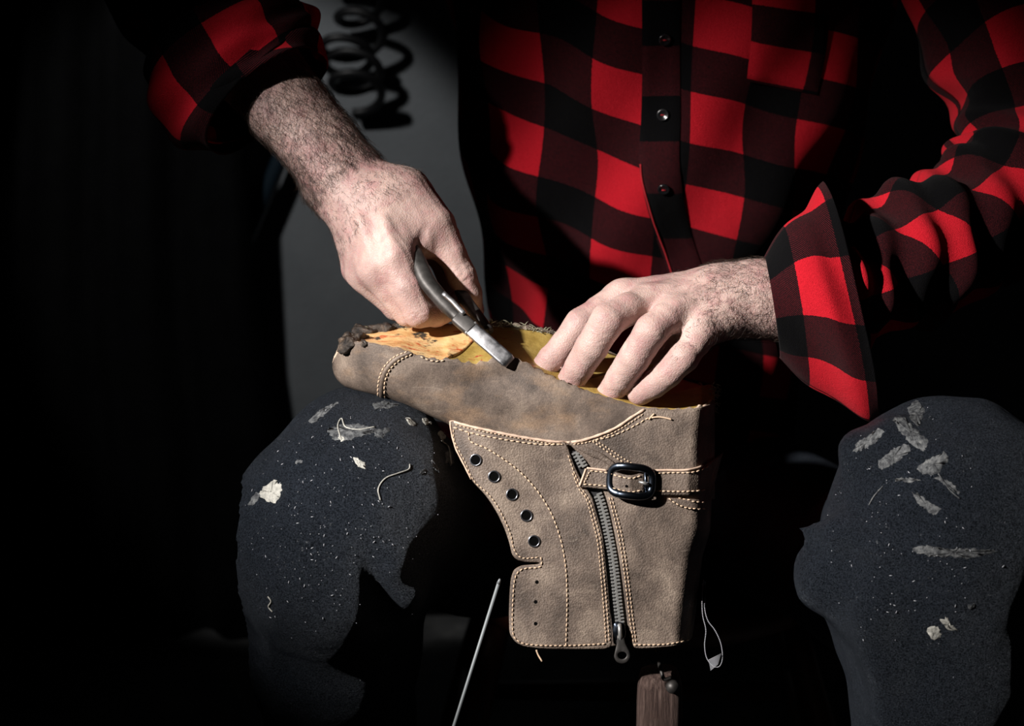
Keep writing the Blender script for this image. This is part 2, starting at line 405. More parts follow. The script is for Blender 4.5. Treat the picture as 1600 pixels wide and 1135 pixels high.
# painted tube leaning at the wall behind the forearm
def leaning_tube():
    a = ray_at(470, 170, WALL_Y - .04); b = ray_at(385, 375, WALL_Y - .04); d = (b - a) / np.linalg.norm(b - a)
    foot = a + d * ((.012 - a[2]) / d[2]); top = a - d * .02
    t = empty('leaning_tube', foot); tag(t, 'dark blue painted steel tube leaning behind the bare forearm', 'tube')
    v, f = tube([foot, a, top], .0115, 16); mk('shaft', v, f, M['tube_paint'], t)
    v, f = tube([foot - d * .001, foot - d * .035], .0135, 16); mk('rubber_foot', v, f, M['rubber'], t)
    v, f = tube([top, top - d * .02], .0128, 16); mk('end_cap', v, f, M['rubber'], t)
leaning_tube()

# low wooden stool under the sitter
def stool():
    cx, cy, zt = .14, .53, .300
    t = empty('wooden_stool', (cx, cy, 0)); tag(t, 'red-brown wooden stool the man sits on, its leg showing below the boot toe', 'stool')
    pr = [(.0, zt - .04), (.16, zt - .04), (.178, zt - .03), (.18, zt - .012), (.172, zt - .002), (.12, zt - .006), (0, zt - .01)]
    V = []; ns = 40
    for r, z in pr:
        for k in range(ns): a = 2 * math.pi * k / ns; V.append((cx + r * math.cos(a) * 1.15, cy + r * math.sin(a), z))
    mk('seat', V, grid_faces(ns, len(pr), True), M['red_wood'], t)
    L = []
    g = ray_at(697, 1010, cy - .15); fl = np.array([-.105 - .03, cy - .19, 0.0])
    for sx, sy in ((-1, -1), (1, -1), (-1, 1), (1, 1)):
        top = np.array([cx + sx * .155, cy + sy * .10, zt - .035]); bot = np.array([cx + sx * .225, cy + sy * .15, 0.0])
        P = np.array([top + (bot - top) * q for q in np.linspace(0, 1, 9)]); r = np.interp(np.linspace(0, 1, 9), [0, .4, .6, 1], [.014, .017, .017, .012])
        v, f = tube(P, r, 16); mk('leg', v, f, M['red_wood'], t); L.append((top, bot))
    for (i, j), q in (((2, 3), .62), ((0, 2), .5), ((1, 3), .5)):
        a = L[i][0] + (L[i][1] - L[i][0]) * q; b = L[j][0] + (L[j][1] - L[j][0]) * q; v, f = tube([a, (a + b) / 2, b], [.010, .013, .010], 12); mk('rung', v, f, M['red_wood'], t)
stool()

def metal_rod():
    a = PW(779, 912, -.014); b = PW(732, 1062, .018); d = (b - a) / np.linalg.norm(b - a)
    foot = a + d * ((0.004 - a[2]) / d[2])
    t = empty('metal_rod', foot); tag(t, 'thin grey metal rod standing tilted between the knee and the boot shaft', 'rod')
    v, f = tube([foot, (foot + a) / 2, a], .0014, 10); mk('shaft', v, f, M['rod'], t)
    v, f = tube([a, a - d * .004], [.0017, .0008], 10); mk('tip', v, f, M['rod'], t)
M['rod'] = mat('rod_metal', (.22, .24, .25), .55, .3)
metal_rod()

def post():
    top = PW(1031, 1046, .028); t = empty('wooden_post', (top[0], top[1], 0)); tag(t, 'weathered brown wooden post with a bolt standing below the boot shaft', 'post')
    x, y, z = top; ns = 28; V = []
    prof = [(0, 1.0), (.10, 1.0), (.25, .98), (z - .03, .98), (z - .012, .95), (z - .003, .82), (z, .60)]
    for zz, s in prof:
        for k in range(ns):
            a = 2 * math.pi * k / ns; ca, sa = math.cos(a), math.sin(a)
            r = .0185 / (abs(ca) ** 4 + abs(sa) ** 4) ** .25 * s * (1 + .02 * math.sin(5 * a + zz * 9))
            V.append((x + r * ca, y + r * sa, zz))
    F = grid_faces(ns, len(prof), True) + [tuple(range(ns)), tuple(range((len(prof) - 1) * ns, len(prof) * ns))]
    mk('shaft', V, F, M['old_wood'], t)
    c = PW(1051, 1074, .003); p = toC(c); 
    v, f = tube(W(np.array([p + [0, 0, .012], p, p - [0, 0, .003], p - [0, 0, .0045]])), [.0055, .0055, .0048, .001], 14); mk('bolt', v, f, M['dark_steel'], t)
    hk = [C(1048, 1060, .005), C(1038, 1062, .003), C(1034, 1052, .004), C(1031, 1042, .008), C(1030, 1036, .013)]
    v, f = tube(W(catmull(hk, 24)), .0016, 8); mk('hook', v, f, M['dark_steel'], t)
post()

# ================================================================== THE BOOT  (upside down: sole up, shaft hanging)
DC, HW = .025, .042
NX = [519, 520.5, 523, 527, 533, 540, 553, 567, 590, 626, 644, 669, 691, 702, 725, 743, 768, 792, 815, 832, 866, 915, 961, 1001, 1053, 1087, 1106, 1117]
NY = [571, 565, 559, 553, 546, 540, 535, 533, 538, 544, 552, 559, 562, 559, 566, 568, 562, 557, 563, 573, 590, 610, 624, 636, 640, 637, 632, 625]
FXx = [519, 520.5, 523, 527, 533, 540, 550, 561, 597, 635, 680, 759, 799, 860, 940, 1010, 1060, 1100, 1117]
FYy = [571, 563, 555, 546, 537, 529, 521, 516, 513, 508, 506, 503, 505, 516, 545, 572, 589, 602, 620]
BX = [519, 520.5, 523, 527, 533, 540, 556, 590, 608, 657, 700, 740, 800, 860, 950, 1050, 1100, 1117]
BY = [573, 581, 588, 594, 600, 605, 611, 620, 625, 644, 663, 690, 725, 750, 770, 785, 785, 780]
XRY = [600, 627, 660, 700, 780, 830, 868, 907, 992, 1020]
XRX = [1118, 1119, 1116, 1113, 1113, 1110, 1098, 1094, 1083, 1080]
def foot_hw(px):
    a = np.clip((640 - px) / 121.5, 0, 1); b = np.clip((px - 1080) / 38, 0, 1)
    return HW * np.sqrt(np.maximum(1 - a ** 2.2, 0)) * np.sqrt(np.maximum(1 - b ** 2, 0)) * (1 - .10 * np.exp(-((px - 800) / 90) ** 2))
def near_dd(px, py, lift=.004):
    xr = np.interp(py, XRY, XRX); t = np.clip((px - (xr - 32)) / 32, 0, .999)
    wave = .0016 * np.sin((px + .6 * py) / 55.) + .0012 * np.sin((py - .4 * px) / 38. + 1)
    curl = .012 * np.clip((790 - px) / 90, 0, 1) ** 2
    return DC - (HW + lift + wave * (1 - t)) * np.sqrt(1 - t * t) + curl
def far_dd(px, py, lift=.004):
    return 2 * DC - near_dd(px, py, lift)

boot_base = PW(900, 1013, DC)
boot = empty('leather_boot', boot_base); tag(boot, 'brown leather boot held sole up across the knee, with zip, buckle strap and eyelets', 'boot')

def foot_upper():
    st = np.unique(np.r_[np.linspace(519.3, 560, 16), np.linspace(560, 1090, 90), np.linspace(1090, 1116.8, 14)]); nphi = 64
    V = []
    for x in st:
        n, f, b = np.interp(x, NX, NY), np.interp(x, FXx, FYy), np.interp(x, BX, BY); hw = foot_hw(x)
        for k in range(nphi + 1):
            ph = math.pi * k / nphi; c, s = math.cos(ph), math.sin(ph); q = .42
            dd = DC - hw * math.copysign(abs(c) ** q, c)
            mixs = .5 * (1 - math.copysign(abs(c) ** q, c)); yl = n * (1 - mixs) + f * mixs
            y = yl + max(b - yl, 2) * s ** 1.0
            # leather hollows and creases
            dep = .0022 * math.exp(-((x - 770) / 55) ** 2 - ((y - 590 + .2 * (x - 770)) / 12) ** 2) + .0015 * math.exp(-((x - 668) / 26) ** 2 - ((y - 600) / 14) ** 2)
            dep -= .003 * math.exp(-((x - 840) / 70) ** 2 - ((y - 628) / 26) ** 2)
            if c > 0: dd += dep + .0003 * math.sin(x / 37. + y / 19.)
            # rough turned-over lip
            if k in (0, nphi): y += 1.6 * math.sin(x * .71) + 1.2 * math.sin(x * .33 + 2)
            V.append(C(x, y, dd))
    V = W(np.array(V)); nu = nphi + 1; F = grid_faces(nu, len(st))
    o = mk('upper', V, F, M['smooth_leather'], boot, mats=[M['smooth_leather'], M['raw_edge']])
    md = o.modifiers.new('thickness', 'SOLIDIFY'); md.thickness = .0022; md.offset = -1; md.material_offset_rim = 1
    return o, V, F
upper, UV_, UF_ = foot_upper()

def sole_boards():
    # insole board: filled between near and far lips, a little below them
    def board(name, x0, x1, skew, m, drop, label, ins=.0035):
        V = []; nu = 26; xs = np.linspace(0, 1, 60)
        for t in xs:
            for k in range(nu):
                s = k / (nu - 1)
                x = (x0 + (x1 - x0) * t) + skew[0] * (1 - t) * (s - .5) + skew[1] * t * (s - .5)
                x = min(max(x, 524), 1114)
                n, f = np.interp(x, NX, NY), np.interp(x, FXx, FYy); hw = max(foot_hw(x) - ins, .0005)
                y = n * (1 - s) + f * s + drop - 3.0 * math.sin(math.pi * s) * -1 + 1.2 * math.sin(x / 23 + 5 * s)
                V.append(C(x, y, DC - hw + 2 * hw * s))
        V = W(np.array(V)); F = grid_faces(nu, len(xs)); n0 = len(V); V2 = V - np.array([0, 0, .0035])
        r = len(xs); rim = list(range(nu)) + [i * nu + nu - 1 for i in range(1, r)] + [(r - 1) * nu + j for j in range(nu - 2, -1, -1)] + [i * nu for i in range(r - 2, 0, -1)]
        F = F + [tuple(q + n0 for q in f) for f in F] + [(rim[k], rim[(k + 1) % len(rim)], rim[(k + 1) % len(rim)] + n0, rim[k] + n0) for k in range(len(rim))]
        o = mk(name, np.vstack([V, V2]), F, m, boot); o['label'] = label
    board('insole', 528, 730, (0, 70), M['insole'], 2.5, 'orange-tan insole board under the toe')
    board('shank_board', 690, 930, (70, 40), M['midboard'], 5.5, 'olive-yellow board under the arch')
    board('heel_board', 905, 1113, (40, 0), M['midboard'], 1.0, 'golden heel board')
    # heel board's bevelled near edge
    poly = [(985, 631), (1020, 622), (1050, 615), (1085, 606), (1112, 600), (1117, 612), (1117, 624), (1102, 633), (1080, 637), (1053, 640), (1015, 639)]
    panel('heel_board_edge', poly, lambda x, y, l: -.010 + .0013 * (np.interp(x, NX, NY) - y) - l + max(0, x - 1095) * .0012, .0, .0015, m=M['midboard'], edge=M['insole'], cast=False)
    # torn gold edges on the heel
    for pts, wd in (([(918, 590), (960, 582), (1000, 578)], .0012), ([(960, 600), (990, 594), (1040, 584)], .0015), ([(1000, 570), (1025, 573), (1042, 576)], .0012)):
        c = np.array([C(x, y, .012 + i * .004) for i, (x, y) in enumerate(pts)]); v, f = tube(W(catmull(c, 14)), wd, 6); mk('torn_edge', v, f, M['midboard'], boot)
    # crumpled dark glue along the toe and far lip
    f0 = Field(C(525, 545, -.03) * 1 + [-.012, -.006, -.005], C(650, 495, .09) + [.02, .012, .01], .0013); F = f0.blank()
    for x, s, r in [(536, .0, .004), (542, .1, .005), (550, .35, .005), (545, .6, .005), (552, .75, .0045), (556, .15, .0042), (562, .85, .0065), (570, .95, .007), (577, .8, .005), (584, .98, .0062), (592, .97, .006), (600, .99, .005), (611, 1, .0042), (622, 1, .0036), (634, 1, .003), (566, .02, .0035), (560, .55, .0042), (574, .6, .003)]:
        n, ff = np.interp(x, NX, NY), np.interp(x, FXx, FYy); hw = foot_hw(x)
        p = C(x, n * (1 - s) + ff * s - r * 250 + 3, DC - hw + 2 * hw * s); q = C(x + random.uniform(-9, 9), n * (1 - s) + ff * s + 3, DC - hw + 2 * hw * s + random.uniform(-.006, .004))
        f0.prim(F, p, q, r * .6, r * .85, .006)
    V, Fq = f0.mesh(F); V = V + vnormals(V, Fq) * (.0016 * noise3(V * 900, 3, 4))[:, None]
    o = mk('glue_lumps', W(V), Fq, M['glue'], boot); o['label'] = 'dark crumpled glue and leather at the toe'

# --- leather panels of the shaft
def resamp(poly, step=4.0, smooth=2):
    q = even(poly, step, closed=True, smooth=False)
    for _ in range(smooth): q = .5 * q + .25 * (np.roll(q, 1, 0) + np.roll(q, -1, 0))
    return q
def inside(poly, p):
    x, y = p[:, 0], p[:, 1]; r = np.zeros(len(p), bool); n = len(poly)
    for i in range(n):
        a, b = poly[i], poly[(i + 1) % n]; c = (a[1] > y) != (b[1] > y)
        r ^= c & (x < (b[0] - a[0]) * (y - a[1]) / (b[1] - a[1] + 1e-12) + a[0])
    return r
def dist_poly(poly, p):
    d = np.full(len(p), 1e9); n = len(poly)
    for i in range(n):
        a, b = poly[i], poly[(i + 1) % n]; ab = b - a; t = np.clip(((p - a) @ ab) / (ab @ ab + 1e-12), 0, 1)
        d = np.minimum(d, np.linalg.norm(p - a - t[:, None] * ab, axis=1))
    return d
ALLV = []; ALLF = []
def panel(name, poly, ddf, lift, thick, m=None, parent=None, step=5.0, sm=2, away=False, label=None, edge=None, cast=True):
    B = resamp(poly, 4.0, sm); lo, hi = B.min(0), B.max(0)
    gx, gy = np.meshgrid(np.arange(lo[0], hi[0], step), np.arange(lo[1], hi[1], step)); G = np.stack([gx.ravel(), gy.ravel()], 1) + rng.uniform(-.4, .4, (gx.size, 2))
    G = G[inside(B, G)]; G = G[dist_poly(B, G) > 2.6]
    ring = B + 0; nB = len(B)
    # an inner ring 1.4 px in, for the rounded edge
    nrm = np.roll(B, -1, 0) - np.roll(B, 1, 0); nrm = np.stack([-nrm[:, 1], nrm[:, 0]], 1); nrm /= np.linalg.norm(nrm, axis=1)[:, None] + 1e-9
    c = B + nrm * 1.4; ins = inside(B, c); c[~ins] = (B - nrm * 1.4)[~ins]; c = c[inside(B, c)]
    P = np.vstack([B, c, G])
    r = delaunay_2d_cdt([Vector(p) for p in P], [], [list(range(nB))], 1, 1e-4)
    vs = np.array([tuple(v) for v in r[0]]); tris = r[2]
    db = dist_poly(B, vs); sgn = 1 if not away else -1
    lf = lift - .0007 * (1 - np.clip(db / 1.6, 0, 1)) ** 2
    fr = np.array([C(x, y, ddf(x, y, l)) for (x, y), l in zip(vs, lf)]); bk = fr + np.array([0, 0, thick * sgn]) 
    n0 = len(vs); bd = {}
    for t in tris:
        for i in range(len(t)):
            e = (t[i], t[(i + 1) % len(t)]); bd[e] = 1
    rim = [e for e in bd if (e[1], e[0]) not in bd]
    F = [tuple(t) for t in tris] + [tuple(q + n0 for q in t[::-1]) for t in tris] + [(a, b, b + n0, a + n0) for a, b in rim]
    mi = [0] * len(tris) * 2 + [1] * len(rim)
    # faces touching the outline show the raw cut edge
    V = W(np.vstack([fr, bk]))
    o = mk(name, V, F, None, parent or boot, mats=[m or M['leather'], edge or M['raw_edge']], midx=mi)
    if label: o['label'] = label
    if cast:
        off = sum(len(a) for a in ALLV); ALLV.append(V); ALLF.extend(tuple(q + off for q in f) for f in F)
    return o
sole_boards()
FRONT = [(703, 657), (724, 662), (748, 668), (806, 680), (850, 687), (884, 691), (889, 704), (897, 727), (909, 752), (926, 778), (942, 837), (950, 911), (954, 960), (957, 1008), (952, 1014), (938, 1015), (890, 1015), (845, 1014), (820, 1011), (806, 1005), (796, 991), (795, 960), (796, 930), (798, 905), (803, 890), (815, 884), (845, 882), (846, 879), (824, 879), (808, 876), (800, 868), (796, 849), (789, 828), (779, 806), (768, 787), (756, 771), (745, 760), (736, 750), (722, 724), (711, 700), (704, 672)]
REAR = [(886, 690), (905, 688), (935, 679), (961, 668), (985, 653), (1008, 639), (1053, 642), (1087, 639), (1117, 630), (1113, 700), (1112, 783), (1110, 829), (1098, 868), (1093, 907), (1085, 975), (1081, 1000), (1060, 1009), (1039, 1012), (1005, 1014), (989, 1013), (984, 1003), (979, 960), (973, 911), (967, 870), (961, 837), (953, 800), (946, 775), (930, 740), (915, 718), (900, 705)]
ZIPC = [(899, 705), (910, 727), (924, 752), (936, 778), (944, 805), (951, 837), (957, 870), (962, 911), (966, 950), (970, 985), (971, 1008)]
FAR = [(710, 660), (884, 689), (1008, 645), (1060, 650), (1100, 640), (1108, 700), (1105, 829), (1088, 907), (1075, 1000), (1039, 1008), (845, 1010), (806, 1000), (800, 930), (806, 880), (796, 849), (760, 775), (736, 750), (715, 700)]
front_q = panel('front_quarter', FRONT, near_dd, .0050, .0022)
rear_q = panel('rear_quarter', REAR, near_dd, .0046, .0022)
zp = catmull(ZIPC, 40); tape_poly = [(x - 13, y) for x, y in zp] + [(x + 13, y) for x, y in zp[::-1]]
tape = panel('zip_tape', tape_poly, near_dd, .0016, .0010, m=M['tape'], edge=M['tape'])
panel('far_quarter', FAR, far_dd, .0030, .0022, away=True, step=9, cast=False)
# overlapping seam strips on the rear quarter
panel('strap_anchor', [(1040, 779), (1075, 781), (1111, 782), (1112, 798), (1085, 797), (1060, 792)], near_dd, .0064, .0018)
panel('zip_garage', [(893, 695), (915, 698), (940, 708), (965, 727), (958, 733), (938, 718), (925, 715), (905, 704)], near_dd, .0066, .0016)

off = sum(len(a) for a in ALLV); ALLV.append(UV_); ALLF.extend(tuple(q + off for q in f) for f in UF_)
BVH = BVHTree.FromPolygons([Vector(v) for v in np.vstack(ALLV)], ALLF)
def cast(px, py, bvh=None, lift=0.0):
    d = Vector(PW(px, py) - CAM).normalized(); h = (bvh or BVH).ray_cast(Vector(CAM), d)
    if h[0] is None: return None, None
    n = h[1]; n = n if n.dot(d) < 0 else -n
    return np.array(h[0] + n * lift), np.array(n)

def seam(name, path, m=None, length=5.2, gap=2.6, r=.00055, parent=None, bvh=None, step_smooth=True, lift=.0003):
    P = even(path, length + gap, smooth=step_smooth and len(path) > 2); parts = []
    for i in range(len(P) - 1):
        d = P[i + 1] - P[i]; L = np.linalg.norm(d); d = d / L; e = P[i] + d * min(length, L * .7); nrm = np.array([-d[1], d[0]]) * random.uniform(-.25, .45)
        a, na = cast(*(P[i] + nrm), bvh, lift); b, nb = cast(*(e - nrm), bvh, lift)
        if a is None or b is None or np.linalg.norm(a - b) > .008: continue
        mdp = (a + b) / 2 + na * .0004
        v, f = tube([a - na * .0003, a + (mdp - a) * .35 + na * .0002, mdp, b + (mdp - b) * .35 + na * .0002, b - na * .0003], [r * .5, r, r * 1.1, r, r * .5], 6); parts.append((v, f))
    if not parts: return
    v, f = merge(parts); o = mk(name, v, f, m or M['thread'], parent or boot); o['kind'] = 'stuff'; return o
seam('stitching', [(712, 664), (748, 673), (806, 684), (850, 692), (882, 695)], length=4, gap=2.2, r=.0004)
seam('stitching', [(709, 668), (733, 676), (760, 682), (806, 690), (850, 695), (890, 693), (915, 689)], length=6.5)
seam('stitching', [(733, 676), (735, 690), (760, 701), (790, 720), (815, 740), (840, 768), (860, 800), (872, 830), (880, 860), (885, 900), (886, 950), (884, 1013)])
seam('stitching', [(709, 672), (711, 690), (727, 722), (741, 752), (761, 770), (775, 788), (788, 812), (798, 836), (803, 858), (815, 872), (843, 871)], length=4.2, gap=2.4, r=.00045)
seam('stitching', [(845, 871), (845, 886), (818, 889), (806, 900), (802, 930), (801, 985), (808, 1001), (830, 1008), (890, 1009), (948, 1006)], length=4.8)
seam('stitching', [(895, 740), (905, 765), (916, 780), (926, 815), (934, 850), (940, 911), (944, 960), (947, 1006)], length=4.2, gap=2.4, r=.00045)
seam('stitching', [(888, 712), (897, 738), (910, 765), (921, 783), (931, 815), (939, 850), (945, 911), (949, 960), (952, 1004)], length=4.2, gap=2.4, r=.00045)
seam('stitching', [(952, 778), (960, 810), (968, 845), (976, 900), (983, 960), (990, 1006)], length=4.2, gap=2.4, r=.00045)
seam('stitching', [(956, 778), (965, 810), (973, 845), (981, 900), (988, 960), (994, 1006)], length=4.2, gap=2.4, r=.00045)
seam('stitching', [(990, 1008), (1039, 1007), (1078, 1000)], length=4.8)
seam('stitching', [(890, 695), (915, 692), (940, 684), (965, 673), (1000, 651), (1006, 646)], length=4, gap=2.2, r=.00045)
seam('stitching', [(930, 688), (955, 682), (985, 669), (1008, 656), (1016, 652)], length=6.2)
seam('stitching', [(926, 690), (945, 703), (965, 717), (985, 728), (1000, 733)], length=3.4, gap=3.2, r=.00055)
seam('stitching', [(931, 689), (952, 702), (970, 714), (990, 726)], length=2.8, gap=3.2, r=.0005)
seam('stitching', [(1045, 780), (1062, 790), (1085, 795), (1110, 796)], length=4.5)
seam('stitching', [(1060, 778), (1085, 784), (1110, 786)], length=4.5)
def cut_edge(path, r=.0011, lift=.0006):
    P = [cast(x, y, lift=lift)[0] for x, y in even(path, 4)]; P = [p for p in P if p is not None]; P = np.array(P)
    for _ in range(3): P[1:-1] = .5 * P[1:-1] + .25 * (P[:-2] + P[2:])
    rr = r * (1 + .15 * np.sin(np.arange(len(P)) * 1.3)); v, f = tube(P, rr, 8); mk('cut_edge', v, f, M['raw_edge'], boot)
cut_edge([(704, 658.5), (748, 669.5), (806, 681.5), (850, 688.5), (880, 691.5), (905, 689.5), (935, 680.5), (961, 669.5), (985, 654.5), (1007, 641)])
cut_edge([(704.5, 660), (705.5, 672), (712, 698), (723, 722), (737, 749)], .0007)
# loose thread bits
for pts in ([(1014, 656), (1018, 651), (1022, 647)], [(1018, 653), (1030, 652), (1042, 654), (1049, 656)]):
    c = [cast(x, y, lift=.0012)[0] for x, y in pts]; v, f = tube(catmull(c, 12), .0007, 6); mk('thread_end', v, f, M['thread'], boot)
v, f = tube(W(catmull([C(838, 1016, DC), C(841, 1024, DC), C(847, 1034, DC - .002)], 8)), .0007, 6); mk('thread_end', v, f, M['thread'], boot)
v, f = tube(W(catmull([C(1022, 1012, DC - .03), C(1025, 1020, DC - .03)], 6)), .0004, 6); mk('thread_end', v, f, M['thread'], boot)

# --- toe cap seam: raised piping with two stitch rows
def strip_on(name, left, right, m, lift, n=40, parent=None):
    A = catmull(left, n); B = catmull(right, n); V = []; cols = 7
    for i in range(n):
        for j in range(cols):
            t = j / (cols - 1); p, nn = cast(*(A[i] * (1 - t) + B[i] * t), None, lift * math.sin(math.pi * t) + .0001)
            V.append(p if p is not None else V[-1])
    V = np.array(V); return mk(name, V, grid_faces(cols, n), m, parent or boot)
TL = [(591, 618), (591, 603), (594, 588), (601, 573), (616, 558), (638, 549)]; TR = [(602, 622), (601, 606), (603, 592), (610, 577), (625, 563), (646, 553)]
strip_on('toe_cap_seam', TL, TR, M['smooth_leather'], .0018)
seam('stitching', TL, length=4.6, gap=2.2, lift=.0006); seam('stitching', TR, length=4.6, gap=2.2, lift=.0006)
seam('stitching', [(650, 554), (665, 561), (680, 565), (697, 563)], length=5, lift=.0004)

# --- eyelets and lace holes
def ring_on(px, py, prof, ns=24, tilt=None):
    p, n = cast(px, py); n = Vector(n); t = n.cross(Vector((0, 0, 1))).normalized(); b = n.cross(t); V = []
    for r, h in prof:
        for k in range(ns):
            a = 2 * math.pi * k / ns; V.append(Vector(p) + (t * math.cos(a) + b * math.sin(a)) * r + n * h)
    return np.array([tuple(v) for v in V]), grid_faces(ns, len(prof), True)
for px, py in ((743.5, 719), (772, 745), (800, 773), (822.5, 806), (834.5, 846)):
    e, ef = ring_on(px, py, [(.0049, .0001), (.0048, .0009), (.0044, .0013), (.0039, .0012), (.0035, .0005), (.0034, -.0006)]); o = mk('eyelet', e, ef, M['eyelet'] if 'eyelet' in M else M['tooth'], boot)
    h, hf = ring_on(px, py, [(.0037, .0004), (.0018, .0003), (.0001, .0003)], 20); mk('eyelet_hole', h, hf, M['hole'], o)
for px, py in ((839, 910), (837, 941), (837, 975)):
    h, hf = ring_on(px, py, [(.0034, .0000), (.0022, .0003), (.0015, .0002), (.0011, .0003), (.0001, .0003)], 18); o = mk('lace_hole', h, hf, None, boot, mats=[M['leather'], M['hole']], midx=[0] * 54 + [1] * 18 if False else [0] * 36 + [1] * 36)

# --- zip: teeth, slider, pull
def zip_teeth():
    Z = even(ZIPC, 2.75); tooth_me = None; cnt = 0
    for i in range(1, len(Z) - 1):
        if 731 < Z[i][1] < 772 or Z[i][1] > 978: continue
        side = 1 if i % 2 else -1
        d = Z[i + 1] - Z[i - 1]; d /= np.linalg.norm(d); pr = np.array([-d[1], d[0]]); c = Z[i] + pr * side * 2.6
        x, y = c; p = C(x, y, near_dd(x, y, .0034)); a = C(x + pr[0], y + pr[1], near_dd(x, y, .0034)) - p; u = a / np.linalg.norm(a)
        f = np.array([0, 0, 1.0]); v = np.cross(f, u)
        if tooth_me is None:
            tv, tf = box((0, 0, 0), .0046, .00165, .0018)
            me = bpy.data.meshes.new('zip_tooth'); bm = bmesh.new(); vv = [bm.verts.new(q) for q in tv]; [bm.faces.new([vv[k] for k in q]) for q in tf]
            bmesh.ops.recalc_face_normals(bm, faces=bm.faces); bmesh.ops.bevel(bm, geom=bm.edges[:], offset=.0003, segments=1, affect='EDGES'); bm.to_mesh(me); bm.free(); me.materials.append(M['tooth']); tooth_me = me
        o = link('zip_tooth', tooth_me, tape); wl = W(p[None])[0] - wloc(tape)
        du = u @ np.array([RGT, UPV, FWD]); dv = v @ np.array([RGT, UPV, FWD]); dn = np.cross(du, dv)
        o.matrix_local = Matrix(((du[0], dv[0], dn[0], wl[0]), (du[1], dv[1], dn[1], wl[1]), (du[2], dv[2], dn[2], wl[2]), (0, 0, 0, 1)))
zip_teeth()
def extr(poly, dd0, thick, bevel=.0005, hole=None, name='p', m=None, parent=None):
    """a plate cut from an outline (pixels), given a distance and a thickness"""
    B = resamp(poly, 2.0, 2); n = len(B); c = B.mean(0)
    def lay(s, d): return np.array([C(*(c + (q - c) * s), d) for q in B])
    k = 1 - bevel / (.0005 * np.abs(B - c).max())
    if hole is None:
        rows = [lay(.02, dd0), lay(k, dd0), lay(1, dd0 + bevel), lay(1, dd0 + thick - bevel), lay(k, dd0 + thick), lay(.02, dd0 + thick)]; V = np.vstack(rows); F = grid_faces(n, 6, True)
    else:
        H = even(hole, 1.0, closed=True, smooth=False); 
        th = np.arctan2(B[:, 1] - H.mean(0)[1], B[:, 0] - H.mean(0)[0]); hh = H.mean(0); ht = np.arctan2(H[:, 1] - hh[1], H[:, 0] - hh[0]); o = np.argsort(ht); rr = np.linalg.norm(H - hh, axis=1)
        rI = np.interp(th, np.r_[ht[o] - 2 * math.pi, ht[o], ht[o] + 2 * math.pi], np.tile(rr[o], 3)); I = hh + np.stack([np.cos(th), np.sin(th)], 1) * rI[:, None]
        def mixl(s, d): return np.array([C(*(I[i] + (B[i] - I[i]) * s), d) for i in range(n)])
        rows = [mixl(0, dd0 + bevel), mixl(.2, dd0), mixl(.8, dd0), mixl(1, dd0 + bevel), mixl(1, dd0 + thick - bevel), mixl(.8, dd0 + thick), mixl(.2, dd0 + thick), mixl(0, dd0 + thick - bevel), mixl(0, dd0 + bevel)]; V = np.vstack(rows); F = grid_faces(n, 9, True)
    return mk(name, W(V), F, m, parent)
zd = near_dd(968, 985, .004)
slider = extr([(959, 974), (965, 972), (976, 974), (978, 990), (975, 1001), (962, 1001), (957, 988)], zd - .004, .004, name='zip_slider', m=M['buckle'], parent=boot)
v, f = tube(W(catmull([C(968, 976, zd - .0045), C(968.5, 984, zd - .0068), C(969, 994, zd - .0065), C(969.5, 1000, zd - .0045)], 14)), [.0016] * 14, 8); mk('bridge', v, f, M['tooth'], slider)
circ = lambda cx, cy, rx, ry, n=24: [(cx + rx * math.cos(2 * math.pi * k / n), cy + ry * math.sin(2 * math.pi * k / n)) for k in range(n)]
extr([(964, 992), (974, 992), (977, 1006), (984, 1020), (985, 1028), (980, 1036), (972, 1038), (963, 1035), (959, 1027), (961, 1018), (964, 1005)], zd - .0062, .0016, .0004, circ(972, 1024.5, 7.2, 6.0), 'zip_pull', M['dark_steel'], slider)

# --- buckle strap
def ribbon(name, top, bot, ddl, thick, n=50, parent=None, bulge=.0004):
    A = catmull(top, n); B = catmull(bot, n); D = np.interp(np.linspace(0, 1, n), np.linspace(0, 1, len(ddl)), ddl); cols = 9; fr = []; bk = []
    for i in range(n):
        for j in range(cols):
            t = j / (cols - 1); x, y = A[i] * (1 - t) + B[i] * t; e = bulge * math.sin(math.pi * t); fr.append(C(x, y, D[i] - e)); bk.append(C(x, y, D[i] + thick))
    V = np.vstack([fr, bk]); n0 = len(fr); F = grid_faces(cols, n); rim = list(range(cols)) + [i * cols + cols - 1 for i in range(1, n)] + [(n - 1) * cols + j for j in range(cols - 2, -1, -1)] + [i * cols for i in range(n - 2, 0, -1)]
    FF = F + [tuple(q + n0 for q in f[::-1]) for f in F] + [(rim[k], rim[(k + 1) % len(rim)], rim[(k + 1) % len(rim)] + n0, rim[k] + n0) for k in range(len(rim))]
    return mk(name, W(V), FF, None, parent or boot, mats=[M['leather'], M['raw_edge']], midx=[0] * (2 * len(F)) + [1] * len(rim)), W(np.array(fr)), F
n0 = lambda x, y, l: near_dd(x, y, l)
s1, v1, f1 = ribbon('strap', [(999, 736), (1025, 735), (1050, 734.5), (1075, 734), (1095, 729), (1112, 720), (1130, 707)], [(999, 771), (1025, 773), (1050, 774), (1075, 774), (1092, 773), (1104, 772), (1113, 768)],
                    [n0(999, 750, .0085), n0(1025, 750, .0085), n0(1050, 750, .0080), n0(1075, 750, .009), n0(1095, 750, .008), n0(1106, 750, .006), DC + .004], .0022)
